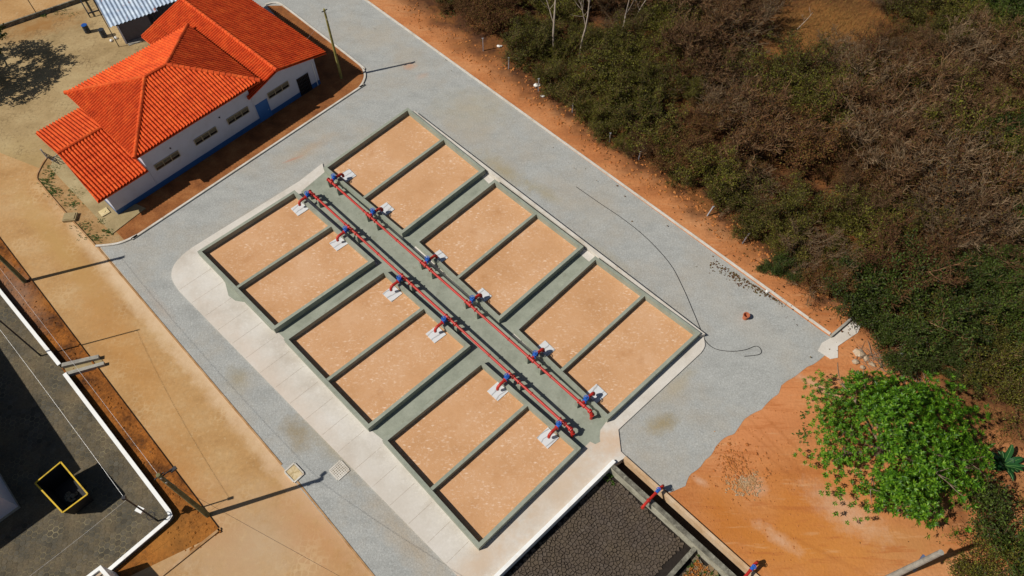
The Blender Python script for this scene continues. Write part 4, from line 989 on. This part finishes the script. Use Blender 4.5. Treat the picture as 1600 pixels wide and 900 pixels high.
for k, (p, s) in enumerate([((1341, 552), .45), ((1336, 566), .35), ((1352, 561), .3), ((1347, 575), .28), ((1362, 570), .3)]):
    c = at(*p); m = MB(); m.rock((c.x, c.y, .08), s, RND, .6)
    tag(m.build('rock', M['stone']), ['largest pale rock just below the drain spillway', 'pale rock on the left of the stone heap by the spillway', 'flat pale rock in the middle of the stone heap', 'lowest pale rock of the heap near the leafy tree', 'rightmost pale rock of the heap under the scrub'][k], 'rock', 'pale rocks below the spillway')
m = MB()
for k in range(60):
    t_ = RND.random(); c = at(1350+90*t_+RND.gauss(0, 8), 548+45*t_+RND.gauss(0, 7), .1); a = RND.uniform(0, 3.1); L = RND.uniform(.5, 1.4); v = Vector((math.cos(a), math.sin(a), RND.uniform(-.05, .15)))*L
    m.tube([c-v, c+v*.2+Vector((0, 0, .05)), c+v], [.028, .022, .01], 4)
tag(m.build('branch_pile', M['bark']), 'heap of dry cut branches behind the leafy tree', 'branches', kind='stuff')
m = MB()
for k in range(700):
    t_ = RND.random(); c = at(-5+350*t_, 374+458*t_)-E2*RND.uniform(.15, 3.2)*(1 if RND.random() < .6 else .7); s = RND.uniform(.03, .14)*RND.random()+.02
    if inside(c, court): continue
    m.rock((c.x, c.y, -.03), s, RND, .6)
tag(m.build('verge_clods', M['verge']), 'dark brown clods lying on the verge below the white wall', 'soil', kind='stuff')
# blown leaves on the road edge by the bank
m = MB()
for k in range(300):
    t_ = RND.random(); c = at(1118+100*t_, 405+64*t_)-E2*(abs(RND.gauss(0, .55))*(1.2-t_)+.12)+E1*RND.gauss(0, .3); a = RND.random()*6.3; s = RND.uniform(.03, .09)
    if not inside(c, road): continue
    x = Vector((math.cos(a), math.sin(a), 0))*s; y = Vector((-math.sin(a), math.cos(a), 0))*s*.6; z = Vector((0, 0, .01+RND.random()*.04)); m.add([c-x-y+z*.4, c+x-y+z, c+x+y+z*.5, c-x+y+z*1.2], [(0, 1, 2, 3)])
tag(m.build('fallen_leaves', M['leafdry']), 'drift of dry leaves on the kerb edge of the grey road', 'leaves', kind='stuff')

# ================================================================== VEGETATION
def leaf(mb, p, d, up, L, w):
    "folded leaf of two quads"
    d = d.normalized(); x = d.cross(up)
    if x.length < 1e-3: x = Vector((1, 0, 0))
    x.normalize(); n = x.cross(d)
    a = p; b = p+d*L*.5+x*w*.5+n*w*.18; c = p+d*L-n*L*.1; e = p+d*L*.5-x*w*.5+n*w*.18; m_ = p+d*L*.5
    mb.add([a, b, c, e, m_], [(0, 4, 2, 1), (0, 3, 2, 4)] if True else [])
def rdir(r, zmin=-1):
    while True:
        v = Vector((r.uniform(-1, 1), r.uniform(-1, 1), r.uniform(-1, 1)))
        if .05 < v.length < 1 and v.normalized().z >= zmin: return v.normalized()
def shrub_skeleton(r, rad, h, nstem, depth=3, spread=1.0):
    segs = []; tips = []
    def grow(p, d, L, w, lev):
        n = 3; pts = [p]; rs = [w]
        for k in range(n):
            d = (d+rdir(r)*.28+Vector((0, 0, .05 if lev else -.02))).normalized(); p = p+d*L/n; pts.append(p); rs.append(max(w*(1-.75*(k+1)/n), .006))
            if lev < depth:
                for q in range(2 if lev < depth-1 else 3):
                    dd = (d*.75+rdir(r, -.5)*.85).normalized(); grow(p, dd, L*r.uniform(.4, .62), max(w*.55, .008), lev+1)
            tips.append((p, d))
        segs.append((pts, rs))
    for i in range(nstem):
        a = 2*math.pi*(i+r.random())/nstem; o = r.uniform(.3, 1.0)*spread
        d = Vector((math.cos(a)*o, math.sin(a)*o, r.uniform(.55, 1.0))).normalized()
        grow(Vector((math.cos(a)*.15, math.sin(a)*.15, -.05)), d, math.hypot(rad*.75, h*.8)*r.uniform(.7, 1.1), .05, 0)
    return segs, tips
def make_shrub(seed, kind):
    r = random.Random(seed); rad, h = 2.5, 2.3
    if kind == 'bare': segs, tips = shrub_skeleton(r, rad, h, 9, 3, 1.1)
    elif kind == 'dry': segs, tips = shrub_skeleton(r, rad, h, 8, 2, 1.1)
    else: segs, tips = shrub_skeleton(r, rad, h, 7, 2, 1.0)
    tw = MB()
    for pts, rs in segs: tw.tube(pts, [max(q*1.0, .012) for q in rs], 3, cap=False)
    lv = MB(); sc_ = {'bare': (.3, 1, .09), 'dry': (1, 4, .11), 'olive': (1, 6, .115), 'green': (1, 9, .135)}[kind]
    for p, d in tips:
        if r.random() > sc_[0]: continue
        for k in range(sc_[1]):
            q = p+rdir(r)*r.uniform(.03, .38); leaf(lv, q, (d+rdir(r)*1.0), Vector((0, 0, 1))+rdir(r)*.7, sc_[2]*r.uniform(.7, 1.6), sc_[2]*.6)
    return tw, lv
SH = {}
for kind, n, lm in (('bare', 5, 'leafdry'), ('dry', 3, 'leafdry'), ('olive', 3, 'leafolive'), ('green', 3, 'leafgreen')):
    SH[kind] = []
    for i in range(n):
        tw, lv = make_shrub(100+i*7+len(kind)*31, kind)
        root = thing('shrub' if kind != 'green' else 'bush', '', 'shrub', (0, 0, 0))
        tw.build('twigs', M['twigpale' if kind == 'bare' and i < 2 else ('twigred' if kind == 'dry' else 'twig')], root); lv.build('foliage', M[lm], root)
        SH[kind].append(root)
used = set()
LABS = {'bare': 'leafless grey brown shrub of tangled bare twigs', 'dry': 'reddish brown shrub holding dry leaves', 'olive': 'sparse olive green shrub among bare brush', 'green': 'dense green bush in the lower scrub'}
def put_shrub(kind, p, s, rz, lab, grp, zs=1.0):
    i = RND.randrange(len(SH[kind])); proto = SH[kind][i]
    if (kind, i) in used: o = copy_tree(proto)
    else: o = proto; used.add((kind, i))
    o.location = (p.x, p.y, -.04); o.rotation_euler = (RND.uniform(-.12, .12), RND.uniform(-.12, .12), rz); o.scale = (s, s, s*zs)
    o['label'] = lab; o['group'] = grp; o['category'] = 'bush' if kind == 'green' else 'shrub'
    return o
# scrub region in photo coordinates (lower-left edge of the thicket)
edge = [(560, -60), (640, 0), (720, 45), (800, 95), (870, 160), (910, 205), (965, 245), (1010, 270), (1060, 300), (1110, 345), (1165, 390), (1185, 415), (1240, 455), (1290, 490), (1335, 505), (1370, 540), (1440, 585), (1510, 625), (1560, 660), (1620, 700)]
def edge_y(x):
    for (x0, y0), (x1, y1) in zip(edge, edge[1:]):
        if x0 <= x <= x1: return y0+(y1-y0)*(x-x0)/(x1-x0)
    return 720
spots = []
tries = 0
while tries < 9000 and len(spots) < 250:
    tries += 1
    X, Y = RND.uniform(570, 1680), RND.uniform(-70, 720)
    if Y > edge_y(min(max(X, 560), 1620))-14: continue
    if 1500 < X and Y > 640: continue
    # clearings
    if ((X-1285)/95)**2+((Y-35)/55)**2 < 1.25: continue
    if ((X-1200)/60)**2+((Y-90)/40)**2 < 1.1: continue
    p = at(X, Y); e = edge_y(min(max(X, 560), 1620))-Y
    md = 2.1 if e < 60 else 2.8
    if any((p-q[0]).length < md for q in spots): continue
    spots.append((p, X, Y, e))
for p, X, Y, e in spots:
    # which kind grows where in the photo
    g = noise.noise(Vector((p.x*.10, p.y*.10, 3.1)))*1.3+RND.uniform(-.22, .22)
    lowright = (X-1330)/300+(Y-430)/160+max(0, (X-1480)/110)
    if 885 < X < 1045 and 70 < Y < 240: kind = 'olive'
    elif 1165 < X < 1240 and 330 < Y < 460: kind = 'olive' if RND.random() < .7 else 'green'
    elif lowright+g > .35: kind = 'green' if RND.random() < .6 else ('olive' if RND.random() < .7 else 'bare')
    elif X > 1520 and Y < 80: kind = 'green'
    elif X < 800: kind = 'dry' if g < .1 else 'olive'
    else: g += max(0, (X-1250)/900); kind = 'bare' if g < -.08 else ('dry' if g < .12 else 'olive')
    s = RND.choice((.75, .9, 1.0, 1.15, 1.3, 1.6))*(.75 if e < 40 else 1.0)*(1.1 if kind == 'bare' else 1.0)
    where = 'at the edge of the orange bank' if e < 55 else ('near the top edge of the scrub' if Y < 110 else ('beyond the bright tree' if Y > 470 else 'deep inside the scrub thicket'))
    put_shrub(kind, p, s, RND.random()*6.28, LABS[kind]+', '+where, 'scrub thicket beyond the bank', RND.uniform(.75, 1.1))
for (X, Y, s, lab) in ((1165, 240, 1.9, 'widest pale bare shrub with long limbs mid scrub, nearest the road'), (1455, 205, 1.9, 'wide pale bare shrub in the upper right of the scrub'), (1490, 335, 2.0, 'wide pale bare shrub at the right side of the scrub'), (1410, 300, 1.7, 'wide pale bare shrub between two others right of centre'), (1080, 110, 1.7, 'wide bare shrub below the shaded gap near the top')):
    o = put_shrub('bare', at(X, Y), s, RND.random()*6, lab, 'wide bare shrubs standing over the thicket', .95)
# lower right bush corner
for (X, Y, s, lab) in ((1582, 862, 1.4, 'green bush at the lower right corner beside the concrete pole'), (1530, 900, .9, 'olive bush in front of the lower right corner bush'), (1632, 800, .8, 'olive bush at right edge below the broad leaved plant'), (1600, 905, 1.2, 'bare twiggy green bush at the very corner')):
    put_shrub('green' if s > .99 else 'olive', at(X, Y), s, RND.random()*6, lab, 'corner bushes at lower right')
for k, v in SH.items():
    for i, o in enumerate(v):
        if (k, i) not in used:
            for ch in list(o.children): bpy.data.objects.remove(ch)
            bpy.data.objects.remove(o)
# undergrowth: dry grass blades, leaves and twigs over the scrub floor
m = MB(); mg = MB()
for k in range(26000):
    X, Y = RND.uniform(560, 1660), RND.uniform(-60, 760)
    ey = edge_y(min(max(X, 560), 1620))
    if Y > ey+RND.expovariate(1/20.0)-6: continue
    p = at(X, Y, -.03); a = RND.random()*6.28
    n_ = noise.noise(Vector((p.x*.22, p.y*.22, 8)))
    if n_ < -.05 and RND.random() < .5:
        L = RND.uniform(.3, 1.0); d = Vector((math.cos(a), math.sin(a), RND.uniform(.1, .8))); x = Vector((-math.sin(a), math.cos(a), 0))*.018
        m.add([p-x, p+x, p+d*L], [(0, 1, 2)])
    else:
        s = RND.uniform(.06, .16); q = p+Vector((0, 0, RND.uniform(0, .5)**2)); leaf(m, q, Vector((math.cos(a), math.sin(a), RND.uniform(-.2, .6))), Vector((0, 0, 1))+rdir(RND)*.6, s*1.7, s)
for k in range(2600):
    p = at(RND.gauss(1545, 45), RND.gauss(700, 70), -.03); a = RND.random()*6.28
    if RND.random() < .35:
        L = RND.uniform(.3, 1.0); d = Vector((math.cos(a), math.sin(a), RND.uniform(.02, .3))); x = Vector((-math.sin(a), math.cos(a), 0))*.02; m.add([p-x, p+x, p+d*L], [(0, 1, 2)])
    else: leaf(m, p, Vector((math.cos(a), math.sin(a), RND.uniform(0, .5))), Vector((0, 0, 1))+rdir(RND)*.6, RND.uniform(.08, .2), .09)
tag(m.build('undergrowth', M['leafdry']), 'brown dry leaves and twigs covering the scrub floor', 'undergrowth', kind='stuff')
m = MB()
for k in range(5000):
    X, Y = 1285+RND.gauss(0, 60), 35+RND.gauss(0, 30); p = at(X, Y, -.03); a = RND.random()*6.28; L = RND.uniform(.25, .7); d = Vector((math.cos(a)*.6, math.sin(a)*.6, 1)); x = Vector((-math.sin(a), math.cos(a), 0))*.02
    m.add([p-x, p+x, p+d*L], [(0, 1, 2)])
tag(m.build('dry_grass', M['straw']), 'straw coloured dry grass in the clearing at the top', 'grass', kind='stuff')
# green weeds
m = MB()
for (X, Y, sx, sy, n) in ((80, 270, 10, 10, 70), (72, 285, 8, 6, 60), (88, 262, 8, 4, 40), (82, 300, 10, 8, 90), (110, 320, 10, 7, 40), (130, 352, 14, 8, 40), (160, 345, 6, 6, 50), (145, 370, 18, 6, 60), (170, 362, 8, 4, 50), (110, 300, 8, 6, 30), (125, 305, 10, 12, 40), (700, 20, 14, 8, 60), (1490, 700, 20, 20, 30), (1255, 680, 8, 12, 40), (1255, 650, 8, 8, 20), (68, 23, 5, 3, 50), (100, 20, 18, 6, 30)):
    for k in range(n):
        c = at(RND.gauss(X, sx*.6), RND.gauss(Y, sy*.6), .04)
        for q in range(5): leaf(m, c, rdir(RND, .1), Vector((0, 0, 1)), RND.uniform(.06, .15), .07)
tag(m.build('weeds', M['weed']), 'low green weeds in the planter and along edges', 'weeds', kind='stuff')
m = MB()
for (a, b, n) in (((940, 742), (960, 760), 12), ((985, 757), (992, 764), 8)):
    for k in range(n):
        c = at(a[0]+(b[0]-a[0])*RND.random(), a[1]+(b[1]-a[1])*RND.random(), ZM+.02)
        for q in range(6): leaf(m, c, rdir(RND, .1), Vector((0, 0, 1)), .22, .1)
for k in range(60):
    c = bp(wB+RND.uniform(.1, 4), db+.6+RND.uniform(0, 4)); c.z = ZM+.08
    for q in range(5): leaf(m, c, rdir(RND, .2), Vector((0, 0, 1)), RND.uniform(.12, .3), .1)
tag(m.build('basin_weeds', M['weed']), 'small weeds growing on the mud by the basin wall', 'weeds', kind='stuff')
m = MB()
for k in range(90):
    c = bp(wB+RND.uniform(.5, 2.4), db+.8+RND.uniform(0, 2.2)); c.z = ZM+.08
    for q in range(5): leaf(m, c, rdir(RND, .2), Vector((0, 0, 1)), RND.uniform(.12, .3), .1)
tag(m.build('dead_weeds', leafmat('rusty_dead_weeds', [(.3, .1, .02), (.4, .16, .03), (.24, .1, .03)], .2)), 'rust coloured dead weeds on the pale mud', 'weeds', kind='stuff')

# bare pale trees at the top
def bare_tree(base, h, lean, forks, label, seed, r0=.12):
    r = random.Random(seed); t = thing('bare_tree', label, 'tree', base, 'pale bare trees at the top edge')
    def path(p, d, L, n, w):
        pts = [p]; rs = [w]
        for k in range(n):
            d = (d+rdir(r)*.10).normalized(); p = p+d*L/n; pts.append(p); rs.append(w*(1-.6*(k+1)/n))
        return pts, rs, d
    pts, rs, d = path(lat(base, -.1), Vector((lean[0], lean[1], 1)).normalized(), h, 7, r0); MB().tube(pts, rs, 8).build('trunk', M['palebark'], t)
    for k in range(forks):
        i = 3 if k == 0 else r.randint(5, 7); a = r.random()*6.28 if k else (2.8 if seed != 8 else .1); q_ = .32 if k == 0 else .6; dd = Vector((math.cos(a)*q_, math.sin(a)*q_, .9)).normalized()
        bp_, br, _ = path(pts[i], dd, h*r.uniform(.3, .5), 5, rs[i]*.6); m = MB().tube(bp_, br, 6)
        for j in range(2, 6):
            for q in range(2):
                b2, r2, _ = path(bp_[j], (dd+rdir(r)*.9).normalized(), h*r.uniform(.1, .2), 3, br[j]*.6); m.tube(b2, r2, 4)
        m.build('branch', M['palebark'], t)
bare_tree(at(866, 92), 11, (0, .03), 5, 'leftmost pale bare tree with a forked trunk at the top edge', 3, .14)
bare_tree(at(904, 95), 11, (.05, 0), 4, 'second pale bare tree with a slender trunk at the top edge', 5, .12)
bare_tree(at(966, 66), 9, (.22, .05), 4, 'leaning pale bare tree right of the two upright trunks', 8, .10)
bare_tree(at(985, 40), 5, (.6, .1), 3, 'low pale bare tree stretching a long limb to the right', 13, .09)
bare_tree(at(1246, 45), 2.5, (.5, .3), 2, 'dead pale sapling in the straw clearing', 15, .06)

# bright leafy tree
r = random.Random(21); tb_ = at(1368, 708); tree = thing('leafy_tree', 'bright green broad crowned tree on the orange soil', 'tree', tb_)
tk = MB(); tk.tube([lat(tb_, -.1), lat(tb_, .7)+Vector((.1, 0, 0)), lat(tb_, 1.5)], [.3, .24, .2], 10); tk.build('trunk', M['bark'], tree)
lm_ = MB(); cl = []
CC = lat(tb_, 2.2)
for k in range(9):
    a = 2*math.pi*k/9+r.uniform(-.3, .3); el = r.uniform(.35, .9); L = r.uniform(4.5, 6.5); d = Vector((math.cos(a)*math.cos(el), math.sin(a)*math.cos(el), math.sin(el))); p = lat(tb_, 1.3); pts = [p]; rs = [.13]
    for q in range(5):
        d = (d+rdir(r)*.16-Vector((0, 0, .05))).normalized(); p = p+d*L/5; pts.append(p); rs.append(.13*(1-.17*(q+1)))
        for z in range(2):
            e = (d+rdir(r)*.8).normalized(); lm_.tube([p, p+e*.6, p+e*1.1+Vector((0, 0, .15))], [.045, .03, .015], 4)
    lm_.tube(pts, rs, 7)
lm_.build('limb', M['bark'], tree)
cr_ = MB(); n = 0
while n < 2600:
    d = rdir(r, -.25); lump = 1+.45*noise.noise(d*2.1+Vector((4, 1, 7)))+.18*noise.noise(d*5+Vector((1, 2, 3)))
    rr = r.uniform(.3, 1.0)**.6*lump
    p = CC+Vector((d.x*6.6*rr, d.y*6.2*rr, d.z*3.9*rr))
    if p.z < .5: continue
    # thinner at the left rim of the crown
    if d.x < -.35 and d.y < .3 and r.random() < .5: continue
    if noise.noise(p*.55+Vector((9, 3, 1))) < -.2 and r.random() < .85: continue
    n += 1
    axis = (Vector((d.x*.7, d.y*.7, .9))+rdir(r)*.45).normalized(); u = axis.cross(Vector((0, 0, 1)) if abs(axis.z) < .95 else Vector((1, 0, 0))).normalized(); v = axis.cross(u); k = r.randint(11, 17); big = r.uniform(.75, 1.15)*(.7 if d.x < -.4 else 1)
    for i in range(k):
        th = i*2.4+r.random()*.4; tilt = .25+.75*(i/k); dd = (u*math.cos(th)+v*math.sin(th))*(1-.55*tilt)+axis*tilt*.75; leaf(cr_, p+dd*.04, dd, axis, .33*big*r.uniform(.6, 1.3), .115*big)
cr_.build('crown', M['leafbright'], tree)
# broad leaved plant
r = random.Random(5); bb = at(1562, 730); pl_ = thing('broad_leaf_plant', 'dark green plant with large paddle leaves right of the bright tree', 'plant', bb)
m = MB(); mr_ = MB()
for k in range(30):
    a = 2*math.pi*k/30*5.1+r.random()*.4; tl = r.uniform(.2, .95); L = r.uniform(.9, 1.9); w = r.uniform(.17, .27)
    h = Vector((math.cos(a), math.sin(a), 0)); x = Vector((-h.y, h.x, 0)); pts = []
    for q in range(8):
        t = q/7; pts.append(lat(bb, .4)+h*(L*t*(.45+.55*tl))+Vector((0, 0, L*(1-tl*.6)*t*(1.3-.9*t*t*tl))))
    vs = []
    for q, p in enumerate(pts):
        ww = w*math.sin(math.pi*min(1, max(.03, (q+.3)/7.6)))**.7; vs += [p-x*ww+Vector((0, 0, ww*.25)), p, p+x*ww+Vector((0, 0, ww*.25))]
    m.add(vs, [(3*q+i, 3*q+i+1, 3*q+i+4, 3*q+i+3) for q in range(7) for i in range(2)])
    mr_.tube([p+Vector((0, 0, .015)) for p in pts], [.018]*7+[.008], 4)
m.build('leaves', M['leafdark'], pl_); mr_.build('midrib', plain('pale_midrib', (.09, .2, .05), .5), pl_)
MB().tube([lat(bb, -.05), lat(bb, .5)], [.2, .14], 8).build('stem', M['bark'], pl_)
# tree beyond the left edge whose shadow falls over the courtyard
r = random.Random(31); lb = at(-48, 128); lt = thing('leafy_tree', 'green tree at the left edge shading the courtyard', 'tree', lb)
MB().tube([lat(lb, -.1), lat(lb, 2), lat(lb, 3.6)], [.32, .26, .2], 10).build('trunk', M['bark'], lt)
m = MB(); CC = lat(lb, 4.7)
for k in range(8):
    a = k*.8; m.tube([lat(lb, 3.2), CC+Vector((math.cos(a)*2, math.sin(a)*2, .4)), CC+Vector((math.cos(a)*4, math.sin(a)*4, .9))], [.14, .09, .03], 6)
m.build('limb', M['bark'], lt)
m = MB(); n = 0
while n < 1700:
    d = rdir(r, -.4); rr = r.uniform(.4, 1)**.6*(1+.35*noise.noise(d*2.3)); p = CC+Vector((d.x*5.6*rr, d.y*5.6*rr, d.z*2.6*rr)); n += 1
    if noise.noise(p*.6) < -.2: continue
    for i in range(9): leaf(m, p+rdir(r)*.25, rdir(r), rdir(r), r.uniform(.25, .42), .2)
m.build('crown', M['leafgreen'], lt)

# ================================================================== LIGHT, SKY, CAMERA
w = bpy.data.worlds.new('World'); sc.world = w; w.use_nodes = True; nt = w.node_tree
bg = nt.nodes['Background'] if 'Background' in nt.nodes else nt.nodes.new('ShaderNodeBackground')
sky = nt.nodes.new('ShaderNodeTexSky'); sky.sky_type = 'NISHITA'; sky.sun_disc = False; sky.sun_elevation = SUN_EL
sky.sun_rotation = math.pi/2-SUN_AZ
nt.links.new(sky.outputs[0], bg.inputs[0]); bg.inputs[1].default_value = .05
sun = bpy.data.lights.new('sun', 'SUN'); sun.energy = 5.0; sun.angle = R(.53); sun.color = (1, .95, .86)
so = bpy.data.objects.new('sun', sun); COL.objects.link(so); so.location = (0, 0, 40)
to = Vector((math.cos(SUN_AZ)*math.cos(SUN_EL), math.sin(SUN_AZ)*math.cos(SUN_EL), math.sin(SUN_EL)))
so.rotation_euler = to.to_track_quat('Z', 'Y').to_euler()
cam = bpy.data.cameras.new('camera'); co = bpy.data.objects.new('camera', cam); COL.objects.link(co)
cam.sensor_width = 36; cam.sensor_fit = 'HORIZONTAL'; cam.lens = FPX/1600*36; cam.clip_end = 1000
mtx = Matrix((CR, CU, -_d)).transposed().to_4x4(); mtx.translation = (0, 0, CAM_H); co.matrix_world = mtx
sc.camera = co
sc.view_settings.view_transform = 'Standard'; sc.view_settings.look = 'None'; sc.view_settings.exposure = -0.1; sc.view_settings.gamma = 1
for o in bpy.data.objects:
    if '_w' in o.keys(): del o['_w']
